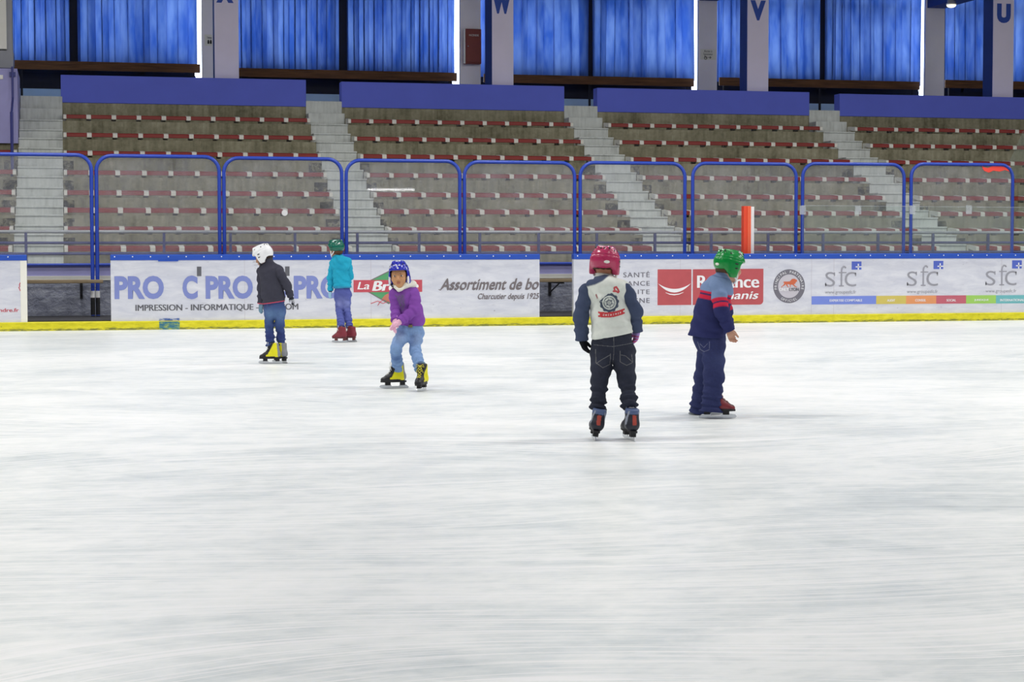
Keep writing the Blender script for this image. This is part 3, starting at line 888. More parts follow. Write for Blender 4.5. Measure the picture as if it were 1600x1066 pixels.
# round badge
cu, cv = 1234.4, 448.4
cx, cz, R = bx(cu), az(cu, cv, D_B), 24.8 * (bx(1244) - bx(1224)) / 20
def disc(r0, r1, mat, name, th, n=48):
    mb = MB()
    for i in range(n):
        a, b = 2 * PI * i / n, 2 * PI * (i + 1) / n
        mb.prism([(cx + r * math.cos(q), cz + r * math.sin(q)) for r, q in ((r0, a), (r1, a), (r1, b), (r0, b))], 'y', D_B - th, D_B)
    return mb.build(name, mat, bR)
disc(R * .70, R, M['ad_mid'], 'badge_ring', .003)
disc(0.001, R * .70, M['ad_pale'], 'badge_face', .002)
def arc_text(s, r, a0, a1, size, flip):
    mb = MB()
    for i, chh in enumerate(s):
        if chh == ' ': continue
        a = a0 + (a1 - a0) * i / (len(s) - 1)
        c = bpy.data.curves.new('txt', 'FONT'); c.body = chh; c.size = size; c.align_x = 'CENTER'
        o = bpy.data.objects.new('txt', c); COL.objects.link(o)
        me = bpy.data.meshes.new_from_object(o.evaluated_get(bpy.context.evaluated_depsgraph_get()))
        rot = a - PI / 2 if not flip else a + PI / 2
        ca, sa = math.cos(rot), math.sin(rot)
        vs = []
        for v in me.vertices:
            x, z = v.co.x, v.co.y - size * .35
            vs.append((cx + r * math.cos(a) + ca * x - sa * z, D_B - .0045, cz + r * math.sin(a) + sa * x + ca * z))
        mb.add(vs, [tuple(p.vertices) for p in me.polygons])
        bpy.data.objects.remove(o); bpy.data.curves.remove(c); bpy.data.meshes.remove(me)
    mb.build('badge_lettering', M['ad_white'], bR)
arc_text('PRINCIPAL PARTENAIRE', R * .85, math.radians(190), math.radians(-10), R * .22, False)
arc_text('OFFICIEL', R * .85, math.radians(240), math.radians(300), R * .20, True)
text_mesh('ONLY', bx(1219), bx(1233.5), az(cu, 455.8, D_B), az(cu, 451, D_B), D_B - .002, M['ad_white'], bR, bold=[(0, 0), (.06, 0)])
text_mesh('LYON', bx(1234.6), bx(1249.6), az(cu, 456, D_B), az(cu, 451, D_B), D_B - .002, M['ad_dark'], bR, bold=[(0, 0), (.05, 0), (.1, 0)])
lion = [(1222.5, 448.6), (1225.5, 446.5), (1226.8, 443.4), (1224.8, 442), (1227, 441), (1231, 441.2), (1235.5, 440.8), (1238.6, 437.2), (1242.5, 436.6), (1246.2, 438.4), (1247.2, 440.6), (1245, 442), (1244, 444.4), (1241.8, 445.4), (1244.5, 448.6), (1247, 449.4), (1246.6, 450.2), (1243.5, 449.6), (1239.4, 445.8), (1236.8, 446.2), (1236.6, 449.6), (1235.4, 449.8), (1235.6, 446), (1231.6, 445), (1232, 447.6), (1234, 450), (1232.8, 450.2), (1230, 447.4), (1229.4, 445), (1226.6, 447.6), (1223.6, 448.8), (1223, 450.6), (1222, 450.4)]
polyB(lion, M['ad_orange'], bR, 'lion_mark', 0.0035)
# slab-serif company mark, three times, above the coloured strip
for du, dv in ((0, 0), (128.1, -0.6), (251.1, -1.2)):
    def U(u): return bx(u + du)
    def V(v): return az(1300 + du, v + dv, D_B)
    g = M['ad_grey']
    text_mesh('s', U(1290.8), U(1306.2), V(449.2), V(426.4), D_B, g, bR, offset=-.014)
    text_mesh('c', U(1321.3), U(1339.3), V(449.2), V(426.4), D_B, g, bR, offset=-.014)
    mb = MB()
    mb.tube([(U(u), D_B - .001, V(v)) for u, v in ((1316.3, 449), (1316.3, 424), (1317, 420.5), (1319.2, 418), (1321.6, 418.2), (1323, 420))], .014, 6)
    for (u0, u1, v0, v1) in ((1312, 1324, 426.6, 428.2), (1312.5, 1320, 447.4, 449), (1304.8, 1306.2, 427, 432.5), (1290.8, 1292.4, 443, 448.8), (1337.6, 1339.3, 427.5, 433)):
        mb.box(U(u0), U(u1), D_B - .004, D_B, V(v1), V(v0))
    mb.build('lettering', g, bR)
    MB().box(U(1332.2), U(1347.4), D_B - .003, D_B, V(422.8), V(410)).build('blue_square', M['sq_blue'], bR)
    pl = MB().box(U(1341.6), U(1343.3), D_B - .005, D_B, V(422.8), V(413.6))
    pl.box(U(1338.3), U(1347.4), D_B - .005, D_B, V(419.2), V(417.6))
    pl.build('plus_sign', M['ad_white'], bR)
    text_mesh('www.groupesfc.fr', U(1290.8), U(1339.3), V(462), V(455), D_B, g, bR)
vs_ = [(1269.8, 1370.9, 's_blue', 'EXPERTISE COMPTABLE', 1298, 1349), (1370.9, 1417.7, 's_olive', 'AUDIT', 1388, 1400.7), (1417.7, 1465, 's_orange', 'CONSEIL', 1432, 1449),
       (1465, 1511.8, 's_red', 'SOCIAL', 1481, 1496), (1511.8, 1558.6, 's_green', 'JURIDIQUE', 1524.6, 1547), (1558.6, 1640, 's_teal', 'INTERNATIONAL', 1565, 1603)]
for u0, u1, m_, s, a, b in vs_:
    Q(u0, u1, 464 - (u0 - 1270) * .003, 476.8 - (u0 - 1270) * .003, M[m_], bR, 'colour_block')
    text_mesh(s, bx(a), bx(b), az(a, 472.8, D_B), az(a, 469, D_B), D_B - .002, M['ad_white'], bR, bold=[(0, 0), (.05, 0)])
# left board
text_mesh('andre.fr', bx(-9), bx(27.6), az(10, 485.8, D_B), az(10, 480, D_B), D_B, M['ad_banner'], bL, bold=[(0, 0), (.05, 0)])
stroke([(30.3, 440), (28.8, 443), (29.4, 446), (27.8, 447.5), (29, 450), (30.2, 453)], .007, M['ad_banner'], bL, 'red_squiggle')

# ------------------------------------------------------------------ glass screens in blue tube frames
def screen(x0, x1, ztop, label, D=D_G):
    r = empty('glass_screen', ((x0 + x1) / 2, D, 0.15), label, 'glass screen', 'framed glass screens behind the boards')
    R_, rt = 0.24, 0.031
    a, b, zt = x0 + rt, x1 - rt, ztop - rt
    path = [(a, D, 0.15), (a, D, 0.6), (a, D, zt - R_)]
    for k in range(1, 9):
        q = PI - k / 8 * PI / 2
        path.append((a + R_ + R_ * math.cos(q), D, zt - R_ + R_ * math.sin(q)))
    for k in range(0, 9):
        q = PI / 2 - k / 8 * PI / 2
        path.append((b - R_ + R_ * math.cos(q), D, zt - R_ + R_ * math.sin(q)))
    path += [(b, D, 0.6), (b, D, 0.15)]
    fr = MB().tube(path, rt, 10)
    fr.tube([(a, D, 1.0), (b, D, 1.0)], .02, 8)
    fr.build('frame', M['frame_blue'], r, True)
    gp = [(a, 1.0), (a, zt - R_)] + [(p[0], p[2]) for p in path[3:19]] + [(b, zt - R_), (b, 1.0)]
    MB().prism([(p[0], p[1]) for p in gp], 'y', D - .005, D + .005).build('glass', M['glass'], r)
    for x in (a, b):
        MB().tube([(x, D, 0.18), (x, D, 0.52)], rt + .004, 10).build('leg_sleeve', M['black'], r, True)
        MB().tube([(x, D, 0.46), (x, D, 0.57)], rt + .006, 10).build('leg_band', M['white'], r, True)
        MB().box(x - .028, x + .028, D - .08, D + .08, 0.15, 0.165).build('foot_plate', M['black'], r)
    return r
sp = [(-52, 146.6, 236.5, 'at the left edge of the photo, before the first stairs'),
      (148.4, 346.2, 240, 'above the violet lettering, second from the left edge'),
      (347.6, 537.5, 244, 'behind the helmets of the two left skaters, with a white disc'),
      (538.7, 721.8, 248, 'behind the blue helmet, right of the teal jacket'),
      (723.4, 901.0, 251, 'above the words in grey italics and the gap in the boards'),
      (904.4, 1073.2, 252.6, 'behind the dark pink helmet'),
      (1080.2, 1247.0, 254, 'behind the green helmet and the red post'),
      (1252.0, 1415.4, 255, 'above the first blue square of the right board'),
      (1421.6, 1585.0, 256, 'at the right, with a red wavy sticker in its corner')]
screens = []
for u0, u1, v, lb in sp:
    screens.append(screen(ax(u0, D_G), ax(u1, D_G), az((u0 + u1) / 2, v, D_G), 'blue framed glass screen ' + lb))
x, z = ax(445, D_G), az(445, 332, D_G)
dd = MB()
dd.tube([(x, D_G - .010, z), (x, D_G - .005, z)], .05, 20)
dd.build('disc_sticker', M['white'], screens[2])['label'] = 'round white sticker'
wav = [(1534, 259), (1537, 263), (1543, 264.5), (1552, 261), (1560, 258.6), (1571, 258.6), (1578, 262), (1580, 267), (1577, 270), (1570, 267.5), (1562, 270), (1552, 268.5), (1545, 271.5), (1538, 269), (1535, 265)]
MB().prism([(ax(u, D_G), az(u, v, D_G)) for u, v in wav], 'y', D_G - .010, D_G - .0055).build('wavy_sticker', M['sticker_red'], screens[8])['label'] = 'red wavy sticker'

# clear low panes clamped on the right board
D_L = D_B + 0.05
def pane(u0, u1, vt, label, clamps):
    r = empty('clear_pane', (ax((u0 + u1) / 2, D_L), D_L, Z_CAP1), label, 'glass pane', 'low clear panes on the right board')
    MB().box(ax(u0, D_L) + .004, ax(u1, D_L) - .004, D_L - .006, D_L + .006, Z_CAP1 + .002, az(u0, vt, D_L)).build('glass', M['clear'], r)
    MB().box(ax(u0, D_L) + .004, ax(u1, D_L) - .004, D_L - .0065, D_L + .0065, az(u0, vt, D_L) - .002, az(u0, vt, D_L) + .006).build('polished_edge', M['acrylic'], r)
    for u in clamps:
        xx, zz = ax(u, D_L), az(u, 330, D_L)
        MB().box(xx - .055, xx + .055, D_L - .022, D_L - .008, zz - .07, zz + .08, .004).build('clamp', M['acrylic'], r)
    return r
pane(1254, 1340.5, 322.5, 'low clear glass pane on the right board, leftmost of four', (1254.5,))
pane(1341, 1424.5, 323.5, 'low clear glass pane on the right board above the second mark', (1341,))
pane(1425, 1512.5, 324.5, 'low clear glass pane on the right board, left of the last clamp', (1426,))
pane(1513, 1606, 325.5, 'low clear glass pane on the right board, at the right edge', (1514,))
# tall clear pane with a slanted edge at the far right
DT = D_B + 0.9
tp = [(1577, 256), (1590, 225), (1598, 206), (1640, 200), (1640, 400), (1594, 400), (1592, 300)]
tpn = MB().prism([(ax(u, DT), az(u, v, DT)) for u, v in tp], 'y', DT - .006, DT + .006).build('clear_pane', M['clear'])
tag(tpn, 'tall clear glass pane with slanted corner at the right edge of the photo', 'glass pane')

# red and white post behind the right board
DP = D_B + 0.32
x0, x1, x2, zt = ax(1163, DP), ax(1174, DP), ax(1179.6, DP), az(1170, 323, DP)
gp = empty('goal_post_pad', ((x0 + x2) / 2, DP, 0.15), 'orange red post with a white edge standing behind the green helmet', 'post')
MB().box(x0, ax(1168.6, DP), DP, DP + .12, 0.15, zt, .006).build('pad', M['post_red'], gp)
MB().box(ax(1168.6, DP), x1, DP - .012, DP + .12, 0.15, zt, .006).build('pad', M['post_red2'], gp)
MB().box(x1 + .001, x2, DP + .01, DP + .12, 0.15, zt - .01, .006).build('white_plank', M['white'], gp)['label'] = 'white plank'

# ================================================================== PEOPLE
class Field:
    """a signed-distance field on a grid, meshed with surface nets; used for bodies, clothes, helmets and boots"""
    def __init__(s, lo, hi, h):
        s.lo = np.array(lo, float) - 3 * h
        s.h = h
        n = np.ceil((np.array(hi, float) + 3 * h - s.lo) / h).astype(int) + 1
        s.n = n
        s.d = np.full(n, 0.5, np.float32)
        s.ax = [s.lo[i] + h * np.arange(n[i]) for i in range(3)]
    def region(s, lo, hi):
        a = [max(0, int((lo[i] - s.lo[i]) / s.h)) for i in range(3)]
        b = [min(int(s.n[i]), int((hi[i] - s.lo[i]) / s.h) + 2) for i in range(3)]
        if any(b[i] <= a[i] for i in range(3)): return None, None
        sl = tuple(slice(a[i], b[i]) for i in range(3))
        return sl, np.meshgrid(*[s.ax[i][sl[i]] for i in range(3)], indexing='ij')
    @staticmethod
    def smin(a, b, k):
        if k <= 0: return np.minimum(a, b)
        h = np.clip(0.5 + 0.5 * (b - a) / k, 0, 1)
        return b + (a - b) * h - k * h * (1 - h)
    def put(s, fn, lo, hi, k=0.02, op='u', pad=None):
        pad = (k * 1.5 + 0.012) if pad is None else pad
        sl, g = s.region(np.array(lo) - pad, np.array(hi) + pad)
        if sl is None: return s
        e = fn(g)
        if op == 'u': s.d[sl] = s.smin(s.d[sl], e, k)
        elif op == 's': s.d[sl] = -s.smin(-s.d[sl], e, k)
        elif op == 'add': s.d[sl] += e
        return s
    def cone(s, a, b, ra, rb, k=0.02, op='u', flat=None, fold=None):
        """tapered limb; flat=(direction, factor) squashes it; fold=(amplitude, cycles per metre, seed) adds cloth rings"""
        a, b = np.array(a, float), np.array(b, float)
        ab = b - a; L2 = float(ab @ ab) + 1e-12
        if flat is not None:
            u = np.array(flat[0], float); u = u / np.linalg.norm(u); fk = 1.0 / flat[1] - 1.0
            ab_s = ab + fk * (ab @ u) * u; L2 = float(ab_s @ ab_s) + 1e-12
        def fn(g):
            p = [g[i] - a[i] for i in range(3)]
            w = ab
            if flat is not None:
                q = sum(p[i] * u[i] for i in range(3)) * fk
                p = [p[i] + q * u[i] for i in range(3)]
                w = ab_s
            t = np.clip(sum(p[i] * w[i] for i in range(3)) / L2, 0, 1)
            r = ra + (rb - ra) * t
            if fold is not None:
                am, fq, sd = fold
                L = math.sqrt(L2)
                ph = (p[0] * math.cos(sd * 2.1) + p[1] * math.sin(sd * 2.1)) * 16
                r = r + am * np.sin(t * L * fq * 2 * PI + ph + sd) + am * .5 * np.sin(t * L * fq * 3.9 * PI - 1.7 * ph + 2 * sd)
            e = np.sqrt(sum((p[i] - t * w[i]) ** 2 for i in range(3))) - r
            return e * (flat[1] if (flat is not None and flat[1] < 1) else 1.0)
        R = max(ra, rb) * (max(1.0, flat[1]) if flat is not None else 1.0) + (fold[0] * 2 if fold else 0)
        return s.put(fn, np.minimum(a, b) - R, np.maximum(a, b) + R, k, op)
    def ell(s, c, r, R=None, k=0.02, op='u', pw=2.0):
        c = np.array(c, float); r = np.array(r, float)
        R = np.eye(3) if R is None else np.array(R)         # rows are the local axes
        def fn(g):
            p = [g[i] - c[i] for i in range(3)]
            q = [sum(R[j][i] * p[i] for i in range(3)) / r[j] for j in range(3)]
            if pw == 2.0:
                k0 = np.sqrt(q[0] ** 2 + q[1] ** 2 + q[2] ** 2) + 1e-9
                k1 = np.sqrt((q[0] / r[0]) ** 2 + (q[1] / r[1]) ** 2 + (q[2] / r[2]) ** 2) + 1e-9
                return k0 * (k0 - 1) / k1
            k0 = (np.abs(q[0]) ** pw + np.abs(q[1]) ** pw + np.abs(q[2]) ** pw) ** (1 / pw)
            return (k0 - 1) * float(r.min())
        m = float(r.max())
        return s.put(fn, c - m, c + m, k, op)
    def box(s, c, half, R=None, rad=0.004, k=0.004, op='u'):
        c = np.array(c, float); R = np.eye(3) if R is None else np.array(R)
        hf = np.array(half, float) - rad
        def fn(g):
            p = [g[i] - c[i] for i in range(3)]
            q = [np.abs(sum(R[j][i] * p[i] for i in range(3))) - hf[j] for j in range(3)]
            o = np.sqrt(sum(np.maximum(x, 0) ** 2 for x in q))
            return o + np.minimum(np.maximum(np.maximum(q[0], q[1]), q[2]), 0) - rad
        m = float(np.linalg.norm(half))
        return s.put(fn, c - m, c + m, k, op)
    def above(s, point, normal, k=0.004):
        """keep only what lies on the side the normal points to"""
        p0, nn = np.array(point, float), np.array(normal, float)
        nn = nn / np.linalg.norm(nn)
        return s.put(lambda g: sum((g[i] - p0[i]) * nn[i] for i in range(3)), s.lo, s.lo + s.h * s.n, k, 's', 0)
    def warp(s, am, fq, seed):
        """slack and creases over the whole garment"""
        def fn(g):
            x, y, z = g
            a = np.sin(fq * (x * 1.0 + 0.6 * z) + seed) * np.sin(fq * (0.8 * z - 0.5 * y) + 1.3 * seed)
            b = np.sin(fq * 1.9 * (z * 0.9 + 0.7 * x) + 2.7 * seed + 1.5 * np.sin(fq * y)) 
            return (am * (a + 0.6 * b)).astype(np.float32)
        return s.put(fn, s.lo, s.lo + s.h * s.n, 0, 'add', 0)
    def mesh(s):
        d = s.d
        neg = d < 0
        c = neg[:-1, :-1, :-1].astype(np.int8)
        cnt = np.zeros(c.shape, np.int8)
        for dx in (0, 1):
            for dy in (0, 1):
                for dz in (0, 1):
                    cnt += neg[dx:dx + c.shape[0], dy:dy + c.shape[1], dz:dz + c.shape[2]]
        act = (cnt > 0) & (cnt < 8)
        idx = -np.ones(c.shape, np.int64)
        ii = np.argwhere(act)
        idx[act] = np.arange(len(ii))
        acc = np.zeros((len(ii), 3)); num = np.zeros(len(ii))
        corners = [(0, 0, 0), (1, 0, 0), (0, 1, 0), (1, 1, 0), (0, 0, 1), (1, 0, 1), (0, 1, 1), (1, 1, 1)]
        for a in range(8):
            for b in range(a + 1, 8):
                A, B = np.array(corners[a]), np.array(corners[b])
                if np.abs(A - B).sum() != 1: continue
                da = d[tuple((ii + A).T)]; db = d[tuple((ii + B).T)]
                m = (da < 0) != (db < 0)
                t = np.where(m, da / (da - db + 1e-12), 0)
                acc[m] += (A + t[:, None] * (B - A))[m]
                num[m] += 1
        V = s.lo + s.h * (ii + acc / num[:, None])
        Fs = []
        for axis in range(3):
            u, v = (axis + 1) % 3, (axis + 2) % 3
            sh = [slice(1, -1)] * 3
            lo_ = [slice(None)] * 3; lo_[axis] = slice(0, -1)
            hi_ = [slice(None)] * 3; hi_[axis] = slice(1, None)
            na, nb = neg[tuple(lo_)], neg[tuple(hi_)]
            e = np.argwhere(na != nb)
            ok = (e[:, u] > 0) & (e[:, v] > 0) & (e[:, u] < d.shape[u] - 1) & (e[:, v] < d.shape[v] - 1)
            e = e[ok]
            def cell(du, dv):
                q = e.copy(); q[:, u] -= du; q[:, v] -= dv
                return idx[tuple(q.T)]
            q = np.stack([cell(1, 1), cell(0, 1), cell(0, 0), cell(1, 0)], 1)
            fl = ~na[tuple(e.T)]
            q[fl] = q[fl][:, ::-1]
            Fs.append(q)
        return V, np.concatenate(Fs)

def sdf_object(name, F, mat, parent, colour):
    V, Q_ = F.mesh()
    me = bpy.data.meshes.new(name)
    me.vertices.add(len(V)); me.vertices.foreach_set('co', V.astype(np.float32).ravel())
    me.loops.add(len(Q_) * 4); me.loops.foreach_set('vertex_index', Q_.astype(np.int32).ravel())
    me.polygons.add(len(Q_)); me.polygons.foreach_set('loop_start', np.arange(0, len(Q_) * 4, 4, dtype=np.int32))
    me.polygons.foreach_set('use_smooth', np.ones(len(Q_), bool))
    me.update(calc_edges=True); me.validate()
    set_col(me, colour, V)
    me.materials.append(mat)
    o = bpy.data.objects.new(name, me)
    COL.objects.link(o)
    if parent is not None: o.parent = parent
    return o
def set_col(me, colour, V):
    a = me.color_attributes.new('Col', 'FLOAT_COLOR', 'POINT')
    if callable(colour):
        c = np.ones((len(V), 4), np.float32); c[:, :3] = colour(V)
    else:
        c = np.tile(np.array(colour, np.float32), (len(V), 1))
    a.data.foreach_set('color', c.ravel().astype(np.float32))
def C3(*c): return np.array(rgb(*c)[:3])
def paint(base, *layers):
    """layers: (mask function of vertices -> 0..1, colour)"""
    def fn(V):
        c = np.tile(base, (len(V), 1))
        for m, col in layers:
            k = np.clip(m(V), 0, 1)[:, None]
            c = c * (1 - k) + col * k
        return c
    return fn
def step(x, w=0.004): return np.clip(0.5 + x / (2 * w), 0, 1)

class Kid:
    """local frame: x to the right of the picture, y away from the camera, z up; origin on the ice between the skates"""
    def __init__(s, u, v, label, crop=(0, 0, 1.0)):
        s.c = crop
        g = ground(u, v)
        s.O = Vector((g.x, g.y, 0))
        s.phi = math.atan2(g.x, g.y)
        s.dist = math.hypot(g.x, g.y)
        s.root = empty('person', s.O, label, 'person', rz=-s.phi)
        s.Rm = Matrix.Rotation(s.phi, 3, 'Z')
    def px(s, cx, cy): return s.c[0] + cx / s.c[2], s.c[1] + cy / s.c[2]
    def J(s, cx, cy, y=0.0):
        """crop pixel at depth y (metres behind the person's origin) -> local point"""
        d = s.Rm @ ray(*s.px(cx, cy))
        t = (s.dist + y) / d.y
        return np.array([d.x * t, y, CAM_H + d.z * t])
    def G(s, cx, cy):
        g = s.Rm @ (ground(*s.px(cx, cy)) - Vector((0, 0, 0)))
        return np.array([g.x, g.y - s.dist, 0.0])

def frame(yaw, pitch=0.0, roll=0.0):
    """head axes: yaw 0 looks away from the camera, 90 to picture right, 180 at the camera; pitch > 0 looks down. Returns R (to the head's right), F, U"""
    y, p, r = map(math.radians, (yaw, pitch, roll))
    Fv = np.array([math.sin(y) * math.cos(p), math.cos(y) * math.cos(p), -math.sin(p)])
    R0 = np.array([math.cos(y), -math.sin(y), 0.0])
    U0 = np.cross(R0, Fv)
    Rv = R0 * math.cos(r) + U0 * math.sin(r)
    Uv = np.cross(Rv, Fv)
    return np.stack([Rv, Fv, Uv])

def add_head(Fd, c, R, sc=1.0):
    r, f, u = R
    P = lambda a, b, d: c + sc * (a * r + b * f + d * u)
    Fd.ell(P(0, -.006, .008), np.array([.072, .090, .088]) * sc, R, 0.01)
    Fd.ell(P(0, .022, -.052), np.array([.054, .060, .056]) * sc, R, 0.03)
    Fd.ell(P(0, .058, -.094), np.array([.022, .020, .018]) * sc, R, 0.025)
    for q in (-1, 1):
        Fd.ell(P(q * .036, .060, -.036), np.array([.024, .020, .022]) * sc, R, 0.02)
        Fd.ell(P(q * .030, .088, -.004), np.array([.015, .012, .010]) * sc, R, 0.008, 's')
        Fd.ell(P(q * .075, -.004, -.022), np.array([.010, .020, .030]) * sc, R, 0.006)
    Fd.cone(P(0, .080, -.002), P(0, .097, -.034), .007 * sc, .011 * sc, 0.010)
    for q in (-1, 1): Fd.ell(P(q * .010, .090, -.038), np.array([.008, .009, .007]) * sc, R, 0.006)
    Fd.ell(P(0, .080, -.062), np.array([.022, .010, .0055]) * sc, R, 0.006)
    Fd.ell(P(0, .078, -.072), np.array([.019, .010, .006]) * sc, R, 0.006)

def helmet(kid, c, R, col, parent_label=None, sc=1.0, h=0.0045, dims=(.095, .122, .094), vent=True, straps=True, flap=True, label_plate=None, logo=None, strapcol=(235, 235, 235), padcol=None, face=0.0, nape=0.0, low=0.0):
    r, f, u = R
    P = lambda a, b, d: c + sc * (a * r + b * f + d * u)
    F = Field(c - .19 * sc, c + .19 * sc, h)
    a, b, d = [x * sc for x in dims]
    ctr = P(0, -.004, .022)
    F.ell(ctr, (a, b, d), R, 0.0, pw=2.15)
    for q in (-.034, .034):                                            # raised ridges fore and aft
        F.cone(P(q, .060, d / sc + .004), P(q, -.070, d / sc + .000), .016 * sc, .016 * sc, .025)
    if flap:
        for q in (-1, 1): F.ell(P(q * .078, -.012, -.045), np.array([.020, .042, .045]) * sc, R, 0.02, pw=2.6)
    # hollow and trim the lower edge
    F.ell(P(0, .0, .006), (a - .014 * sc, b - .014 * sc, d - .012 * sc), R, 0.004, 's', pw=2.3)
    n1 = u * 1.0 + f * 0.0
    F.box(P(0, .150, -.060 + face), np.array([.14, .105, .088]) * sc, R, .03, .012, 's')         # open face
    F.box(P(0, -.02, -.185 + low), np.array([.14, .2, .098]) * sc, R, .01, .006, 's')            # lower edge
    F.box(P(0, -.165, -.118 + nape), np.array([.14, .13, .062]) * sc, R, .03, .008, 's')          # nape
    # seam between the two shells
    def groove(g):
        uu = sum((g[i] - c[i]) * u[i] for i in range(3)) / sc; ff = sum((g[i] - c[i]) * f[i] for i in range(3)) / sc
        return (0.0035 * np.exp(-((uu - .042 + .10 * ff) / .004) ** 2)).astype(np.float32)
    F.put(groove, F.lo, F.lo + F.h * F.n, 0, 'add', 0)
    o = sdf_object('helmet', F, M['shell'], kid.root, col)
    tree = BVHTree.FromObject(o, bpy.context.evaluated_depsgraph_get())
    def on(az_, el, off=0.001):
        """point on the shell seen from its centre: az_ 0 front, 90 head's right"""
        A, E = math.radians(az_), math.radians(el)
        dirv = (math.cos(E) * (math.sin(A) * r + math.cos(A) * f) + math.sin(E) * u)
        hit = tree.ray_cast(Vector(ctr + dirv * .4), Vector(-dirv))
        return (np.array(hit[0]) + dirv * off, dirv) if hit[0] is not None else (ctr + dirv * .1, dirv)
    def pill(mb, az_, el, w, hgt, rot=0.0, off=0.0):
        p, dv = on(az_, el, off)
        t1 = np.cross(u, dv); t1 /= np.linalg.norm(t1); t2 = np.cross(dv, t1)
        ca, sa = math.cos(rot), math.sin(rot)
        e1, e2 = t1 * ca + t2 * sa, t2 * ca - t1 * sa
        Mx = Matrix((tuple(e1), tuple(e2), tuple(dv))).transposed()
        mb.ell(p, w * sc, hgt * sc, .003, Mx, 10, 6)
    if vent:
        mb = MB()
        for q in (-1, 1):
            for A, E in ((150, 40), (172, 42), (120, 38), (60, 38), (30, 40)):
                pill(mb, q * A, E, .007, .010)
            pill(mb, q * 88, -4, .016, .0055); pill(mb, q * 86, -22, .016, .0055)
        o2 = mb.build('vent', M['black'], o, True, world=False)
        o2.parent = o
    if label_plate is not None:
        mb = MB(); A, E = label_plate
        pill(mb, A, E, .020, .010)
        mb.build('maker_plate', M['cream'], o, True, world=False)
    if logo is not None:
        mb = MB()
        for A, E, w_, h_, ro in logo:
            pill(mb, A, E, w_, h_, ro, .0005)
        mb.build('white_mark', M['white'], o, True, world=False)
    if straps:
        mb = MB()
        for q in (-1, 1):
            mb.tube([P(q * .083, .022, -.03), P(q * .074, .034, -.075), P(q * .045, .046, -.108), P(q * .012, .050, -.122)], .0065 * sc, 6)
            mb.tube([P(q * .085, -.03, -.04), P(q * .074, .010, -.075), P(q * .062, .040, -.095)], .0065 * sc, 6)
        mb.build('chin_strap', plain_cache(strapcol), o, True, world=False)
    if padcol is not None:
        for q in (-1, 1):
            Mx = Matrix((tuple(r), tuple(f), tuple(u))).transposed()
            MB().ell(P(q * .080, .030, -.040), .012 * sc, .016 * sc, .045 * sc, Mx, 10, 8).build('cheek_pad', plain_cache(padcol), o, True, world=False)
    return o
_pc = {}
def plain_cache(c, rough=0.6):
    if c not in _pc: _pc[c] = plain('cloth_%d_%d_%d' % c, rgb(*c), rough, var=0.06, scale=20)
    return _pc[c]

def add_hand(F, w, d, n, side, sc=1.0, curl=0.45, thick=1.0, k=0.004):
    """hand from wrist w, pointing along d, palm normal n; thumb towards side (unit vector)"""
    d = np.array(d, float) / np.linalg.norm(d)
    side = np.array(side, float); side -= d * (side @ d); side /= np.linalg.norm(side)
    n = np.cross(d, side) * (1 if np.cross(d, side) @ np.array(n, float) > 0 else -1)
    P = lambda a, b, c: w + sc * (a * d + b * side + c * n)
    fr = .0072 * thick
    F.cone(P(-.02, 0, 0), P(.012, 0, 0), .019 * sc * thick, .020 * sc * thick, .012, flat=(n, .75))
    F.cone(P(.022, .010, 0), P(.050, .012, 0), .021 * sc * thick, .017 * sc * thick, .012, flat=(n, .6))
    F.cone(P(.022, -.010, 0), P(.048, -.012, 0), .021 * sc * thick, .017 * sc * thick, .012, flat=(n, .6))
    for i, (b, L) in enumerate(((.022, .046), (.0075, .052), (-.0075, .048), (-.0215, .038))):
        cu = curl * (1 + .12 * i)
        p = P(.058 - abs(b - .004) * .25, b, 0)
        ang = cu * .5
        spread = b * .9
        for j, fl in enumerate((.45, .32, .26)):
            dirv = math.cos(ang) * d + math.sin(ang) * n + spread * 2.2 * side
            q = p + sc * L * fl * dirv
            F.cone(p, q, fr * sc * (1 - .08 * j), fr * sc * (.94 - .08 * j), k)
            p = q; ang += cu * .75
    p = P(.018, .020, .004); q = P(.040, .040, .012); e = P(.060, .046, .020)
    F.cone(p, q, .0095 * sc * thick, .0082 * sc * thick, .008)
    F.cone(q, e, .0082 * sc * thick, .0070 * sc * thick, .003)

def glove(kid, w, d, n, side, col, sc=1.0, curl=0.45, thick=1.25, cuff=0.03, h=0.003, layers=()):
    w = np.array(w, float); d = np.array(d, float) / np.linalg.norm(d)
    F = Field(w - .13 * sc, w + .13 * sc, h)
    add_hand(F, w, d, n, side, sc, curl, thick)
    F.cone(w - d * cuff, w + d * .01, .022 * sc, .021 * sc, .008)
    return sdf_object('glove', F, M['knit'], kid.root, paint(C3(*col), *layers))

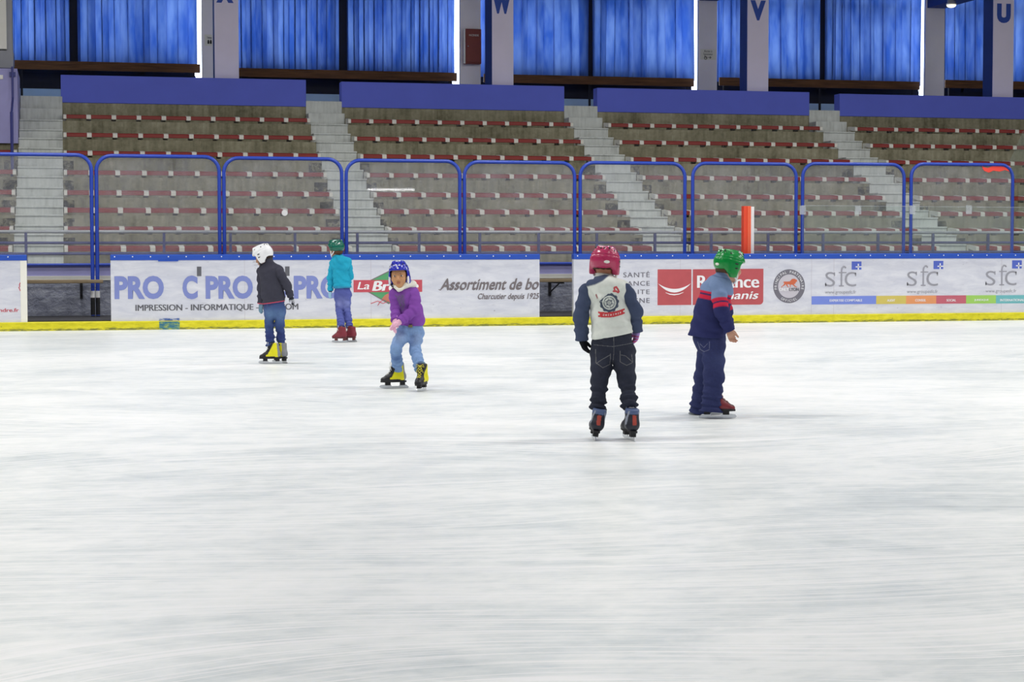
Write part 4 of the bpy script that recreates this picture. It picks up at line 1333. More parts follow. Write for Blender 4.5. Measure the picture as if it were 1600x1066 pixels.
def skate(kid, heel, toe_dir, up, scheme, L=0.205, hgt=0.235, lace=(230, 230, 225), lean_shaft=(0, 0), h=0.0042, edge=0.0):
    """heel: ground point under the ankle; toe_dir horizontal; up: boot's own up axis"""
    t = np.array(toe_dir, float); t /= np.linalg.norm(t)
    up = np.array(up, float); up /= np.linalg.norm(up)
    t = t - up * (t @ up); t /= np.linalg.norm(t)
    sd = np.cross(t, up)
    o = np.array(heel, float)
    P = lambda a, b, c: o + a * t + b * sd + c * up
    F = Field(o - .25, o + np.array([.25, .25, .32]), h)
    l = L / .205
    F.cone(P(-.035 * l, 0, .105), P(.075 * l, 0, .092), .041, .036, .02)
    F.cone(P(.06 * l, 0, .085), P(.115 * l, 0, .076), .036, .031, .02, flat=(up, .85))
    F.cone(P(-.028 * l, 0, .10), P(-.012 + lean_shaft[0], lean_shaft[1], hgt - .01), .040, .046, .02)
    F.cone(P(.055 * l, 0, .105), P(.018 + lean_shaft[0], lean_shaft[1], hgt - .02), .026, .036, .02)
    F.above(P(0, 0, .062), up, .006)
    F.above(P(0, 0, hgt + .012), -up + .15 * t, .006)
    def loc(V):
        q = V - o
        return q @ t, q @ sd, q @ up
    body = sdf_object('skate', F, M['boot'], kid.root, lambda V: scheme(*loc(V)))
    # holder: sole plate, two pillars
    mb = MB()
    def quad_prism(pts, z0, z1):
        n = len(pts)
        vs = [P(a, b, z0) for a, b in pts] + [P(a, b, z1) for a, b in pts]
        mb.add(vs, [tuple(range(n - 1, -1, -1)), tuple(range(n, 2 * n))] + [(i, (i + 1) % n, (i + 1) % n + n, i + n) for i in range(n)])
    out = [(-.070 * l, -.022), (-.078 * l, 0), (-.070 * l, .022), (0, .024), (.07 * l, .034), (.12 * l, .028), (.146 * l, 0), (.12 * l, -.028), (.07 * l, -.034), (0, -.024)]
    quad_prism(out, .054, .068)
    for a, b in ((-.062 * l, -.022 * l), (.062 * l, .105 * l)):
        quad_prism([(a, -.017), (b, -.017), (b, .017), (a, .017)], .028, .056)
    mb.build('sole', scheme.sole, body, False, world=False)
    mb = MB()
    prof = [(-.098 * l, .010), (-.092 * l, .001), (-.06 * l, 0), (.11 * l, 0), (.145 * l, .006), (.155 * l, .016), (.145 * l, .030), (.11 * l, .034), (.10 * l, .030), (.055 * l, .030), (.05 * l, .020), (-.012 * l, .020), (-.018 * l, .030), (-.075 * l, .030)]
    n = len(prof)
    vs = [P(a, -.0018, c + edge) for a, c in prof] + [P(a, .0018, c + edge) for a, c in prof]
    mb.add(vs, [tuple(range(n - 1, -1, -1)), tuple(range(n, 2 * n))] + [(i, (i + 1) % n, (i + 1) % n + n, i + n) for i in range(n)])
    mb.build('blade', M['steel'], body, False, world=False)
    # lacing up the front, ending in a bow
    tree = BVHTree.FromObject(body, bpy.context.evaluated_depsgraph_get())
    mb = MB()
    rows = []
    for i in range(6):
        q = i / 5
        ctr_ = P((.085 - .075 * q) * l, 0, .085 + .125 * q)
        nd = t * (.35 + .6 * q) + up * (.95 - .7 * q); nd /= np.linalg.norm(nd)
        pr = []
        for sg in (-1, 1):
            st = ctr_ + nd * .15 + sd * sg * .016
            hit = tree.ray_cast(Vector(st), Vector(-nd))
            pr.append((np.array(hit[0]) + nd * .002) if hit[0] is not None else ctr_ + nd * .04 + sd * sg * .016)
        rows.append(pr)
    for i in range(5):
        for (a, b) in ((rows[i][0], rows[i + 1][1]), (rows[i][1], rows[i + 1][0])):
            m_ = (a + b) / 2 + t * .004 + up * .003
            mb.tube([a, m_, b], .0026, 5)
    a, b = rows[5]
    c_ = (a + b) / 2
    for sg in (-1, 1):
        mb.tube([c_, c_ + sd * sg * .03 + up * .012 + t * .012, c_ + sd * sg * .04 - up * .012 + t * .01, c_ + t * .004], .0026, 5)
        mb.tube([c_, c_ + sd * sg * .022 - up * .035 + t * .02, c_ + sd * sg * .03 - up * .06 + t * .012], .0026, 5)
    mb.build('lace', plain_cache(lace), body, True, world=False)
    return body

def decal(kid, name, obj, mat, mask, x0, x1, z0, z1, from_y=-1.0, res=0.0025, off=0.0012, ydir=1.0):
    """a flat print laid on a garment: the cells of an x-z grid that the mask keeps, dropped onto the cloth"""
    tree = BVHTree.FromObject(obj, bpy.context.evaluated_depsgraph_get())
    nx, nz = int((x1 - x0) / res) + 1, int((z1 - z0) / res) + 1
    idx, mb = {}, MB()
    vs, fs = [], []
    def vert(i, j):
        if (i, j) not in idx:
            hit = tree.ray_cast(Vector((x0 + i * res, from_y, z0 + j * res)), Vector((0, ydir, 0)))
            if hit[0] is None: idx[(i, j)] = -1
            else:
                idx[(i, j)] = len(vs); vs.append((hit[0].x, hit[0].y - off * ydir, hit[0].z))
        return idx[(i, j)]
    X, Z = np.meshgrid(x0 + (np.arange(nx) + .5) * res, z0 + (np.arange(nz) + .5) * res, indexing='ij')
    keep = mask(X, Z)
    for i in range(nx):
        for j in range(nz):
            if keep[i, j]:
                q = [vert(i, j), vert(i + 1, j), vert(i + 1, j + 1), vert(i, j + 1)]
                if min(q) >= 0: fs.append(tuple(q))
    if not fs: return None
    mb.add(vs, fs)
    return mb.build(name, mat, obj, True, world=False)
def near_line(X, Z, pts, w):
    m = np.full(X.shape, 9.0)
    for (a, b), (c, d) in zip(pts[:-1], pts[1:]):
        L2 = (c - a) ** 2 + (d - b) ** 2 + 1e-12
        t = np.clip(((X - a) * (c - a) + (Z - b) * (d - b)) / L2, 0, 1)
        m = np.minimum(m, np.hypot(X - a - t * (c - a), Z - b - t * (d - b)))
    return m < w

def bounds(pts, m=0.2):
    a = np.array(pts)
    return a.min(0) - m, a.max(0) + m
def lerp(a, b, t): return np.array(a) * (1 - t) + np.array(b) * t

def make_body(kid, head_c, head_R, neck, chest, pelvis, arms, legs, skin, h=0.005, hands=(), layers=(), hsc=1.0):
    """one continuous body: head, neck, trunk, arms with hands, legs"""
    pts = [head_c, pelvis] + [p for a in arms for p in a] + [p for l in legs for p in l]
    lo, hi = bounds(pts, 0.13)
    lo[2] = max(lo[2], 0.08)
    F = Field(lo, hi, h)
    fl = ((0, 1, 0), .85)
    F.cone(np.array(chest) + [0, .015, -.02], np.array(pelvis) + [0, .01, 0], .066, .066, .03, flat=fl)
    F.cone(neck, lerp(neck, chest, .5), .042, .07, .04)
    F.cone(neck, head_c - head_R[2] * .03 - head_R[1] * .015, .040 * hsc, .040 * hsc, .03)
    for (sh, el, wr) in arms:
        F.cone(lerp(chest, neck, .1), np.array(sh) - [0, 0, .02], .036, .028, .03)
        F.cone(np.array(sh) - [0, 0, .02], el, .030, .027, .02)
        F.cone(el, wr, .027, .019, .02)
    for (hp, kn, an) in legs:
        F.cone(hp, kn, .046, .032, .03)
        F.cone(kn, an, .031, .024, .02)
    add_head(F, np.array(head_c), head_R, hsc)
    for (w, d, n, side, sc, curl, thick) in hands:
        add_hand(F, np.array(w), d, n, side, sc, curl, thick)
    r, f, u = head_R
    c = np.array(head_c)
    def face(a, b, d): return c + hsc * (a * r + b * f + d * u)
    brow, lip = C3(52, 36, 30), C3(168, 96, 86)
    ly = []
    for q in (-1, 1):
        ly.append(((lambda V, p=face(q * .030, .088, .016): step(.010 - np.linalg.norm((V - p) @ np.stack([r * .55, f, u * 1.9]).T, axis=1), .004)), brow))
    ly.append(((lambda V, p=face(0, .088, -.066): step(.017 - np.linalg.norm((V - p) @ np.stack([r * .85, f * .8, u * 1.8]).T, axis=1), .004) * .8), lip))
    return sdf_object('body', F, M['skin'], kid.root, paint(C3(*skin), *(ly + list(layers))))

def eyes(kid, body, c, R, sc=1.0):
    r, f, u = R
    Mx = Matrix((tuple(r), tuple(f), tuple(u))).transposed()
    for q in (-1, 1):
        p = c + sc * (q * .030 * r + .0795 * f - .004 * u)
        e = MB().ell(p, .0105 * sc, .006 * sc, .0058 * sc, Mx, 12, 8).build('eye', M['white'], body, True, world=False)
        MB().ell(p + f * .0045 * sc, .0062 * sc, .003 * sc, .0062 * sc, Mx, 12, 8).build('iris', plain_cache((34, 22, 18), .2), body, True, world=False)

def hair(kid, c, R, col, sc=1.0, h=0.0045, low=-.075, layers=()):
    r, f, u = R
    F = Field(c - .16, c + .16, h)
    F.ell(c + sc * (-.008 * f + .006 * u), np.array([.081, .097, .094]) * sc, R, .01)
    F.ell(c + sc * (-.045 * f - .045 * u), np.array([.066, .050, .045]) * sc, R, .02)
    F.box(c + sc * (.135 * f - .055 * u), np.array([.13, .10, .10]) * sc, R, .02, .012, 's')
    F.above(c + sc * (low * u), u, .01)
    F.warp(.0016, 160, 2.0)
    return sdf_object('hair', F, M['hair'], kid.root, rgb(*col))

def torso_field(kid, pts, h): 
    lo, hi = bounds(pts, .17)
    return Field(lo, hi, h)

def pmask(kid, pts, y=0.0, w=0.004, front=None):
    """soft polygon in crop pixels -> mask over garment vertices (front: only where y < front)"""
    P = np.array([kid.J(a, b, y)[[0, 2]] for a, b in pts])
    def m(V):
        X, Z = V[:, 0], V[:, 2]
        ins = np.zeros(len(V), bool)
        dm = np.full(len(V), 9.0)
        n = len(P)
        for i in range(n):
            (x1, z1), (x2, z2) = P[i], P[(i + 1) % n]
            cond = ((z1 > Z) != (z2 > Z)) & (X < (x2 - x1) * (Z - z1) / (z2 - z1 + 1e-12) + x1)
            ins ^= cond
            L2 = (x2 - x1) ** 2 + (z2 - z1) ** 2 + 1e-12
            t = np.clip(((X - x1) * (x2 - x1) + (Z - z1) * (z2 - z1)) / L2, 0, 1)
            dm = np.minimum(dm, np.hypot(X - x1 - t * (x2 - x1), Z - z1 - t * (z2 - z1)))
        k = step(np.where(ins, dm, -dm), w)
        if front is not None: k = k * (V[:, 1] < front)
        return k
    return m
def gauss(p, r):
    p = np.array(p)
    return lambda V: np.exp(-(np.linalg.norm(V - p, axis=1) / r) ** 2)
def along(p, d, lo_, hi_, w=0.003):
    p, d = np.array(p), np.array(d, float); d = d / np.linalg.norm(d)
    def m(V):
        q = (V - p) @ d
        return step(q - lo_, w) * step(hi_ - q, w)
    return m

def trousers(kid, pelvis, legs, col, rp, rl, h=0.006, layers=(), fold=.0035, cuffs=(), top=None, seed=1.0, flat=.82):
    pts = [pelvis] + [p for l in legs for p in l]
    lo, hi = bounds(pts, .15)
    F = Field(lo, hi, h)
    pv = np.array(pelvis)
    F.cone(pv + [0, 0, .06], pv - [0, 0, .01], rp * .96, rp, .02, flat=((0, 1, 0), flat))
    for i, (hp, kn, an) in enumerate(legs):
        F.cone(hp, kn, rl[0], rl[1], .03, fold=(fold * .6, 9, seed + i))
        F.cone(kn, lerp(kn, an, .62), rl[1], rl[2] * 1.02, .02, fold=(fold, 15, seed + 2 * i + 1))
        F.cone(lerp(kn, an, .55), np.array(an) - [0, 0, .01], rl[2], rl[3], .012, fold=(fold * 1.5, 20, seed + i + 3))
    F.warp(.004, 38, seed)
    for i, (hp, kn, an) in enumerate(legs):
        d = np.array(an) - np.array(kn); d /= np.linalg.norm(d)
        z_ = np.array(an) + d * .09
        s1 = np.cross(d, [0, 1, 0]); s1 /= np.linalg.norm(s1)
        F.box(z_, (.1, .1, .082), np.stack([s1, np.cross(d, s1), d]), .004, .005, 's')
    if top is not None: F.above(top, (0, 0, -1), .005)
    return sdf_object('trousers', F, M['denim'], kid.root, paint(C3(*col), *layers))

def sleeve_into(F, sh, el, wr, r0, r1, r2, fold=.003, seed=0.0, k=.02):
    F.cone(sh, el, r0, r1, k, fold=(fold, 11, seed))
    F.cone(el, wr, r1, r2, .015, fold=(fold * 1.3, 15, seed + 2))
    d = np.array(wr, float) - np.array(el, float); d /= np.linalg.norm(d)
    F.cone(np.array(wr) - d * .012, np.array(wr) - d * .002, r2 * 1.02, r2 * 1.02, .006)
def cut_end(F, el, wr, k=.004, r=.07):
    d = np.array(wr, float) - np.array(el, float); d /= np.linalg.norm(d)
    s1 = np.cross(d, [0.3, 1, 0]); s1 /= np.linalg.norm(s1)
    F.box(np.array(wr) + d * .062, (r, r, .06), np.stack([s1, np.cross(d, s1), d]), .004, k, 's')
def hem_cut(F, a, b, depth=.12):
    """trim a garment below the line a-b (picture plane), level in depth"""
    a, b = np.array(a), np.array(b)
    t = (b - a) / np.linalg.norm(b - a)
    n = np.array([-t[2], 0, t[0]])
    if n[2] < 0: n = -n
    m = (a + b) / 2
    R = np.stack([t, [0, 1, 0], n])
    F.box(m - n * .15, (np.linalg.norm(b - a) / 2 + .03, .3, .15), R, .004, .005, 's')

# ---------------------------------------------------------------- boot colour schemes: t along the foot, s sideways, z up
def scheme_yellow(side_grey=True):
    Y, K, G_ = C3(232, 224, 24), C3(30, 30, 34), C3(132, 134, 140)
    def f(t, s, z):
        c = np.tile(Y, (len(t), 1))
        toe = (t > .075 - (z - .09) * .35) | (z < .074)
        tongue = (np.abs(s) < .020) & (t > .0 - (z - .2) * .25) & (z > .09)
        front = (t > .032 - (z - .15) * .55) & (z > .10)
        heel = t < -.054 + (z - .07) * .10
        c[heel] = G_
        c[front] = K; c[tongue] = K; c[toe] = K
        c[(z < .082) & (t > -.02)] = K
        return c
    f.sole = M['black']
    return f
def scheme_red(c1, c2, sole):
    A, B = C3(*c1), C3(*c2)
    def f(t, s, z):
        c = np.tile(A, (len(t), 1))
        c[(np.abs(s) < .018) & (t > .0) & (z > .09)] = B
        c[z < .074] = B
        return c
    f.sole = sole
    return f
def scheme_navy():
    K, Bl, R_, W_ = C3(38, 40, 52), C3(86, 102, 140), C3(176, 74, 62), C3(150, 156, 170)
    def f(t, s, z):
        c = np.tile(K, (len(t), 1))
        c[z > .172] = Bl
        c[(t < -.02) & (np.abs(s) < .013) & (z > .105) & (z < .166)] = R_
        c[(np.abs(np.abs(s) - .040 + (z - .15) * .2) < .004) & (z > .08) & (z < .19)] = W_
        return c
    f.sole = M['black']
    return f

# ================================================================ 1. boy in the white and navy hooded top, from behind
k = Kid(958, 684, 'person in cream hooded top with navy sleeves and dark pink helmet, seen from behind', (880, 375, 3.329))
J, G = k.J, k.G
LH, RH = G(157, 1040), G(347, 1044)
yl, yr = LH[1], RH[1]
hc, hR = J(219, 124, .075), frame(14, 4, -2)
neck, chest, pelvis = J(214, 205, .06), J(224, 300, .045), J(258, 525, .0)
aL = (J(112, 255, .03), J(92, 395, .01), J(99, 522, .03))
aR = (J(332, 245, .03), J(378, 372, .02), J(383, 478, .05))
lL = (J(206, 590, .0), J(190, 735, .01 + yl * .5), J(181, 878, yl + .02))
lR = (J(312, 590, .0), J(332, 735, .01 + yr * .5), J(346, 872, yr + .02))
dL, dR = J(128, 622, .02) - aL[2], J(372, 565, .05) - aR[2]
make_body(k, hc, hR, neck, chest, pelvis, (aL, aR), (lL, lR), (178, 120, 92),
          hands=((aL[2], dL, (.6, .5, 0), (.3, .9, 0), .95, .47, .6), (aR[2], dR, (-.6, .5, 0), (-.3, .9, 0), .92, .5, .6)))
hair(k, hc, hR, (62, 40, 30), low=-.042)
helmet(k, hc, hR, rgb(182, 52, 94), dims=(.095, .120, .090), label_plate=(160, -8), h=.0045, nape=.012, low=.014)
# top
F = torso_field(k, [chest, pelvis, aL[0], aR[0]], .0055)
F.cone(J(224, 285, .045), J(244, 400, .015), .122, .116, .03, flat=((0, 1, 0), .78), fold=(.002, 9, 1))
F.cone(J(244, 400, .015), J(258, 490, .0), .116, .136, .03, flat=((0, 1, 0), .82), fold=(.0035, 14, 2))
F.cone(J(148, 268, .04), J(306, 256, .04), .054, .052, .05)
F.cone(neck, J(220, 250, .05), .055, .08, .04)
F.ell(J(226, 234, -.01), (.120, .080, .056), None, .02)                                       # folded hood
F.cone(J(150, 232, .0), J(200, 302, -.085), .036, .022, .012)
F.cone(J(296, 238, .0), J(206, 304, -.085), .032, .022, .012)
F.ell(J(222, 250, -.055), (.078, .045, .052), None, .015)
F.warp(.0042, 34, 1.4)
hem_cut(F, J(148, 522), J(368, 482))
hood_in = pmask(k, [(100, 240), (118, 214), (150, 196), (216, 180), (243, 183), (206, 214), (168, 232), (128, 243)], front=.16)
top1 = sdf_object('hooded_top', F, M['cloth'], k.root, paint(C3(226, 230, 222), (hood_in, C3(74, 84, 110))))
for nm, (sh, el, wr), rr_, sd_ in (('L', aL, (.050, .050, .041), 3.0), ('R', aR, (.047, .044, .036), 5.0)):
    F = Field(*bounds([sh, el, wr], .09), .0055)
    sleeve_into(F, sh + np.array([.014 if nm == 'L' else -.012, 0, -.016]), el, wr, *rr_, fold=.0032, seed=sd_)
    F.warp(.002, 40, sd_)
    cut_end(F, el, wr)
    sdf_object('sleeve', F, M['cloth'], k.root, rgb(72, 82, 108))
# print on the back: gear wheel, banner and a red tuft
g0 = J(244, 330, -.08)
jx = lambda a, b: J(a, b, -.08)
def gear(X, Z):
    x, z = X - jx(240, 328)[0], Z - jx(240, 328)[2]
    r, a = np.hypot(x, z), np.arctan2(z, x)
    ro = .058 + .005 * (np.sin(a * 11) > 0)
    return ((r < ro) & (r > .045)) | ((np.abs(r - .034) < .0022)) | ((r < .026) & (np.abs(np.sin(a * 3 + 1)) < .28)) | (np.abs(r - .016) < .002)
decal(k, 'gear_print', top1, plain_cache((66, 78, 98)), lambda X, Z: gear(X, Z) & ~(Z > jx(0, 305)[2] + (X - jx(206, 0)[0]) * .85), g0[0] - .08, g0[0] + .08, g0[2] - .08, g0[2] + .08)
b0, b1 = jx(182, 388), jx(320, 372)
def ban(X, Z):
    t = (X - b0[0]) / (b1[0] - b0[0])
    zc = b0[2] + (b1[2] - b0[2]) * t - .012 * np.sin(np.clip(t, 0, 1) * PI) 
    return (t > 0) & (t < 1) & (np.abs(Z - zc) < .017) & ~((t < .06) & (np.abs(Z - zc) < .006)) & ~((t > .94) & (np.abs(Z - zc) < .006))
decal(k, 'banner_print', top1, plain_cache((206, 52, 58)), ban, b0[0] - .01, b1[0] + .01, b0[2] - .06, b1[2] + .05)
def marks(X, Z):
    t = (X - b0[0]) / (b1[0] - b0[0])
    zc = b0[2] + (b1[2] - b0[2]) * t - .012 * np.sin(np.clip(t, 0, 1) * PI)
    return (t > .16) & (t < .86) & (np.abs(Z - zc + .001) < .0055) & (np.sin(t * 68) > -.2) & ~((np.abs(Z - zc) < .002) & (np.sin(t * 34 + 1) > .2))
decal(k, 'banner_lettering', top1, plain_cache((236, 216, 212)), marks, b0[0], b1[0], b0[2] - .05, b1[2] + .04, off=.0022, res=.002)
tuft = [(268, 262), (266, 250), (276, 246), (284, 256), (290, 270), (286, 276), (276, 268), (262, 268)]
TX = [tuple(jx(a, b)[[0, 2]]) for a, b in tuft]
decal(k, 'tuft_print', top1, plain_cache((196, 66, 74)), lambda X, Z: near_line(X, Z, TX, .0055), jx(255, 0)[0], jx(296, 0)[0], jx(0, 285)[2], jx(0, 240)[2])
decal(k, 'tuft_print', top1, plain_cache((150, 70, 74)), lambda X, Z: near_line(X, Z, [tuple(jx(172, 286)[[0, 2]]), tuple(jx(178, 306)[[0, 2]])], .004), jx(160, 0)[0], jx(190, 0)[0], jx(0, 318)[2], jx(0, 276)[2])
# jeans with stitched pockets
jean1 = trousers(k, J(257, 515, 0), (lL, lR), (50, 53, 66), .128, (.083, .054, .046, .052), h=.0055, fold=.0055, seed=1.3,
                 layers=((gauss(J(190, 640, -.05), .05), C3(66, 70, 84)), (gauss(J(325, 650, -.05), .05), C3(66, 70, 84))), top=J(255, 484, 0))
st = plain_cache((104, 104, 108))
def line_decal(kid, obj, mat, pts, w=.0022, y=-.1, name='stitching'):
    P = [tuple(kid.J(a, b, y)[[0, 2]]) for a, b in pts]
    xs, zs = [p[0] for p in P], [p[1] for p in P]
    return decal(kid, name, obj, mat, lambda X, Z: near_line(X, Z, P, w), min(xs) - .01, max(xs) + .01, min(zs) - .01, max(zs) + .01, res=.0025)
line_decal(k, jean1, st, [(168, 572), (170, 640), (206, 666), (243, 650), (246, 594)])
line_decal(k, jean1, st, [(172, 644), (200, 625), (244, 600)])
line_decal(k, jean1, st, [(296, 580), (296, 636), (330, 654), (362, 640), (356, 600)])
line_decal(k, jean1, st, [(300, 600), (325, 605), (358, 636)])
line_decal(k, jean1, st, [(160, 548), (258, 556), (362, 540)], .0016)
line_decal(k, jean1, st, [(262, 490), (264, 580), (258, 650)], .0016)
glove(k, aL[2] + (0, 0, .005), dL, (.6, .5, 0), (.4, .9, 0), (32, 33, 38), .98, .45, 1.3)
wr = aR[2]
dn = dR / np.linalg.norm(dR)
glove(k, aR[2] + (0, 0, .005), dR, (-.6, .5, 0), (-.4, .9, 0), (176, 150, 214), .92, .5, 1.25,
      layers=((along(wr, dn, .028, .036), C3(196, 70, 110)), (along(wr, dn, .046, .054), C3(196, 70, 110)), (along(wr, dn, .062, .072), C3(196, 70, 110))))
sn = scheme_navy()
skate(k, LH, (-.12, 1, 0), (.20, -.02, 1), sn, L=.21, hgt=.195)
skate(k, RH, (-.30, .95, 0), (.05, -.02, 1), sn, L=.21, hgt=.195)

# ================================================================ 2. boy in the banded navy jumper, turned to the right
k = Kid(1112, 652.5, 'person in grey-blue and navy top with red stripes and green helmet', (1060, 380, 3.737))
J, G = k.J, k.G
NH, FH = G(203, 1026), G(140, 1003)
hc, hR = J(298, 136, .0), frame(58, 10, 0)
neck, chest, pelvis = J(262, 212, .0), J(222, 300, .0), J(182, 560, .0)
aN = (J(236, 252, -.10), J(252, 395, -.15), J(297, 515, -.13))
aF = (J(262, 262, .10), J(278, 400, .15), J(296, 500, .17))
yn, yf = NH[1], FH[1]
lN = (J(205, 610, -.05), J(207, 770, -.02 + yn * .6), J(191, 984, yn))
lF = (J(178, 610, .05), J(152, 780, yf * .6 + .03), J(129, 980, yf))
dN = J(316, 585, -.12) - aN[2]
make_body(k, hc, hR, neck, chest, pelvis, (aN, aF), (lN, lF), (200, 152, 128),
          hands=((aN[2] + np.array([0.004, 0, -.004]), dN, (.5, -.75, 0), (.8, .5, 0), .95, .75, 1.05), (aF[2], J(310, 570, .17) - aF[2], (.5, .75, 0), (.8, -.5, 0), .9, .7, 1.0)))
hair(k, hc, hR, (84, 60, 44), low=-.06)
helmet(k, hc, hR, rgb(10, 140, 60), dims=(.098, .118, .094), label_plate=(170, -14), logo=((46, 40, .022, .006, -.5), (56, 46, .020, .005, -.5), (50, 52, .018, .005, -.4), (62, 34, .012, .005, -.5)), straps=True)
up_t = C3(124, 146, 184); red_t = C3(206, 44, 72); nv = C3(48, 52, 98)
F = torso_field(k, [chest, pelvis, aN[0], aF[0]], .0055)
F.cone(J(222, 290, .0), J(192, 420, .0), .114, .122, .03, flat=((.35, 1, 0), .95), fold=(.002, 9, 1))
F.cone(J(192, 420, .0), J(172, 545, .0), .122, .130, .03, flat=((.35, 1, 0), .92), fold=(.003, 11, 2))
F.cone(J(120, 500, .0), J(108, 548, .0), .045, .05, .05)
F.cone(J(236, 258, -.08), J(262, 262, .09), .062, .060, .05)
F.cone(J(262, 206, .0), J(240, 262, .0), .060, .085, .04)
F.cone(J(262, 196, .0), J(270, 172, .0), .062, .060, .008)
F.warp(.0042, 32, 2.1)
hem_cut(F, J(60, 541), J(285, 568))
ax_d = J(222, 290, 0) - J(186, 480, 0); ax_d /= np.linalg.norm(ax_d)
z_s = J(205, 305, 0)
tors = paint(up_t, (along(z_s, ax_d, -9, .020), red_t), (along(z_s, ax_d, -.008, .004, .002), nv), (along(z_s, ax_d, -9, -.038), nv), (along(J(264, 205, 0), J(270, 160, 0) - J(256, 215, 0), -.004, .002, .002), C3(96, 116, 156)))
sdf_object('jumper', F, M['cloth'], k.root, tors)
for (sh, el, wr_), rr_, sd_ in ((aN, (.060, .054, .041), 3.0), (aF, (.052, .048, .038), 5.0)):
    F = Field(*bounds([sh, el, wr_], .1), .0055)
    sleeve_into(F, sh + np.array([-.004, .01, -.006]), el, wr_, *rr_, fold=.003, seed=sd_)
    F.warp(.002, 40, sd_)
    cut_end(F, el, wr_)
    dd_ = np.array(sh) - np.array(el); dd_ /= np.linalg.norm(dd_)
    p_ = lerp(sh, el, .72)
    sdf_object('sleeve', F, M['cloth'], k.root, paint(up_t, (along(p_, dd_, -9, .034), red_t), (along(p_, dd_, -.004, .007, .002), nv), (along(p_, dd_, -9, -.036), nv)))
jean2 = trousers(k, J(182, 552, 0), (lN, lF), (50, 56, 96), .118, (.084, .074, .070, .083), h=.0055, fold=.0042, seed=2.2, top=J(180, 520, 0), flat=.9,
                 layers=((gauss(J(230, 690, -.1), .06), C3(66, 74, 116)),))
line_decal(k, jean2, plain_cache((92, 96, 128)), [(112, 580), (128, 626), (150, 636), (180, 624), (182, 578)])
line_decal(k, jean2, plain_cache((92, 96, 128)), [(126, 592), (148, 612), (170, 590)])
sr = scheme_red((128, 44, 52), (58, 30, 36), M['black'])
skate(k, NH, (1, -.04, 0), (0, 0, 1), sr, L=.222, hgt=.20, lace=(170, 120, 116))
skate(k, FH, (1, .18, 0), (0, 0, 1), sr, L=.225, hgt=.21, lace=(170, 120, 116))

# ================================================================ 3. child in the purple hooded top, facing the camera
k = Kid(634, 607, 'person in purple hooded top, blue helmet and pink gloves facing the camera', (580, 390, 4.636))
J, G = k.J, k.G
LH, RH = G(190, 1003), G(372, 1022)
hc, hR = J(204, 187, -.03), frame(187, -2, -3)
neck, chest, pelvis = J(216, 285, -.02), J(243, 350, -.01), J(287, 545, .04)
aV = (J(312, 322, -.03), J(318, 432, -.09), J(208, 522, -.18))     # her left arm, across the front
aH = (J(168, 318, -.03), J(180, 425, -.02), J(176, 515, -.13))
yl, yr = LH[1], RH[1]
lL = (J(238, 600, .0), J(178, 716, -.13), J(190, 852, yl))
lR = (J(326, 600, .04), J(318, 722, -.07), J(357, 858, yr + .01))
dV, dH = J(140, 560, -.19) - aV[2], J(158, 590, -.16) - aH[2]
skin3 = (198, 146, 104)
b3 = make_body(k, hc, hR, neck, chest, pelvis, (aV, aH), (lL, lR), skin3, h=.0042,
          hands=((aV[2], dV, (.2, .3, -.8), (0, -.8, .4), .98, .35, .6), (aH[2], dH, (.6, .2, 0), (.2, -.9, 0), .98, .4, .6)))
eyes(k, b3, hc, hR)
hair(k, hc, hR, (34, 26, 24), low=-.085)
helmet(k, hc, hR, rgb(38, 44, 176), dims=(.090, .120, .108), face=.012, h=.0042, logo=((-10, 34, .011, .006, 0), (6, 35, .010, .006, 0), (18, 33, .008, .005, 0), (-2, 20, .008, .007, .5), (-16, 58, .012, .007, 0.3), (10, 62, .014, .006, -.3), (44, 30, .005, .018, 0), (-52, 20, .004, .012, 0)), padcol=(232, 232, 236), straps=True, strapcol=(60, 60, 66))
F = torso_field(k, [chest, pelvis, aV[0], aH[0], J(380, 500, .1)], .0055)
F.cone(J(240, 345, .0), J(272, 470, .03), .104, .108, .03, flat=((.3, 1, 0), .85), fold=(.002, 9, 1))
F.cone(J(272, 470, .03), J(286, 530, .045), .108, .112, .03, flat=((.3, 1, 0), .9), fold=(.003, 12, 2))
F.cone(J(182, 318, -.02), J(300, 312, .01), .052, .054, .04)
F.cone(neck, J(235, 330, .0), .05, .08, .03)
F.cone(J(330, 420, .06), J(345, 500, .08), .045, .05, .05)
F.warp(.0028, 32, 0.6)
hem_cut(F, J(170, 552), J(385, 552))
grey = pmask(k, [(168, 322), (196, 330), (240, 318), (246, 400), (232, 440), (205, 446), (186, 400)], front=.0, w=.010)
pur = C3(132, 76, 166)
def speckle(m):
    return lambda V: m(V) * (.55 + .45 * np.sin(V[:, 0] * 210 + 3 * np.sin(V[:, 2] * 160)) * np.sin(V[:, 2] * 190)) * 1.1
hood3 = sdf_object('hooded_top', F, M['cloth'], k.root, paint(pur, (speckle(grey), C3(104, 98, 116))))
for (sh, el, wr_), rr_, sd_ in ((aV, (.054, .050, .040), 3.0), (aH, (.050, .046, .040), 5.0)):
    F = Field(*bounds([sh, el, wr_], .1), .005)
    sleeve_into(F, sh, el, wr_, *rr_, fold=.003, seed=sd_)
    F.warp(.002, 40, sd_)
    cut_end(F, el, wr_)
    sdf_object('sleeve', F, M['cloth'], k.root, rgb(132, 76, 166))
F = Field(*bounds([J(180, 280, -.1), J(315, 240, .1)], .08), .0045)
F.cone(J(176, 268, -.09), J(200, 292, -.105), .014, .014, .01)
F.cone(J(200, 292, -.105), J(214, 286, -.105), .014, .012, .01)
F.cone(J(222, 284, -.10), J(252, 258, -.06), .015, .024, .015)
F.cone(J(252, 258, -.06), J(302, 250, .0), .024, .030, .02)
F.cone(J(302, 250, .0), J(262, 248, .09), .030, .040, .02)
F.cone(J(262, 248, .09), J(190, 262, .06), .040, .028, .02)
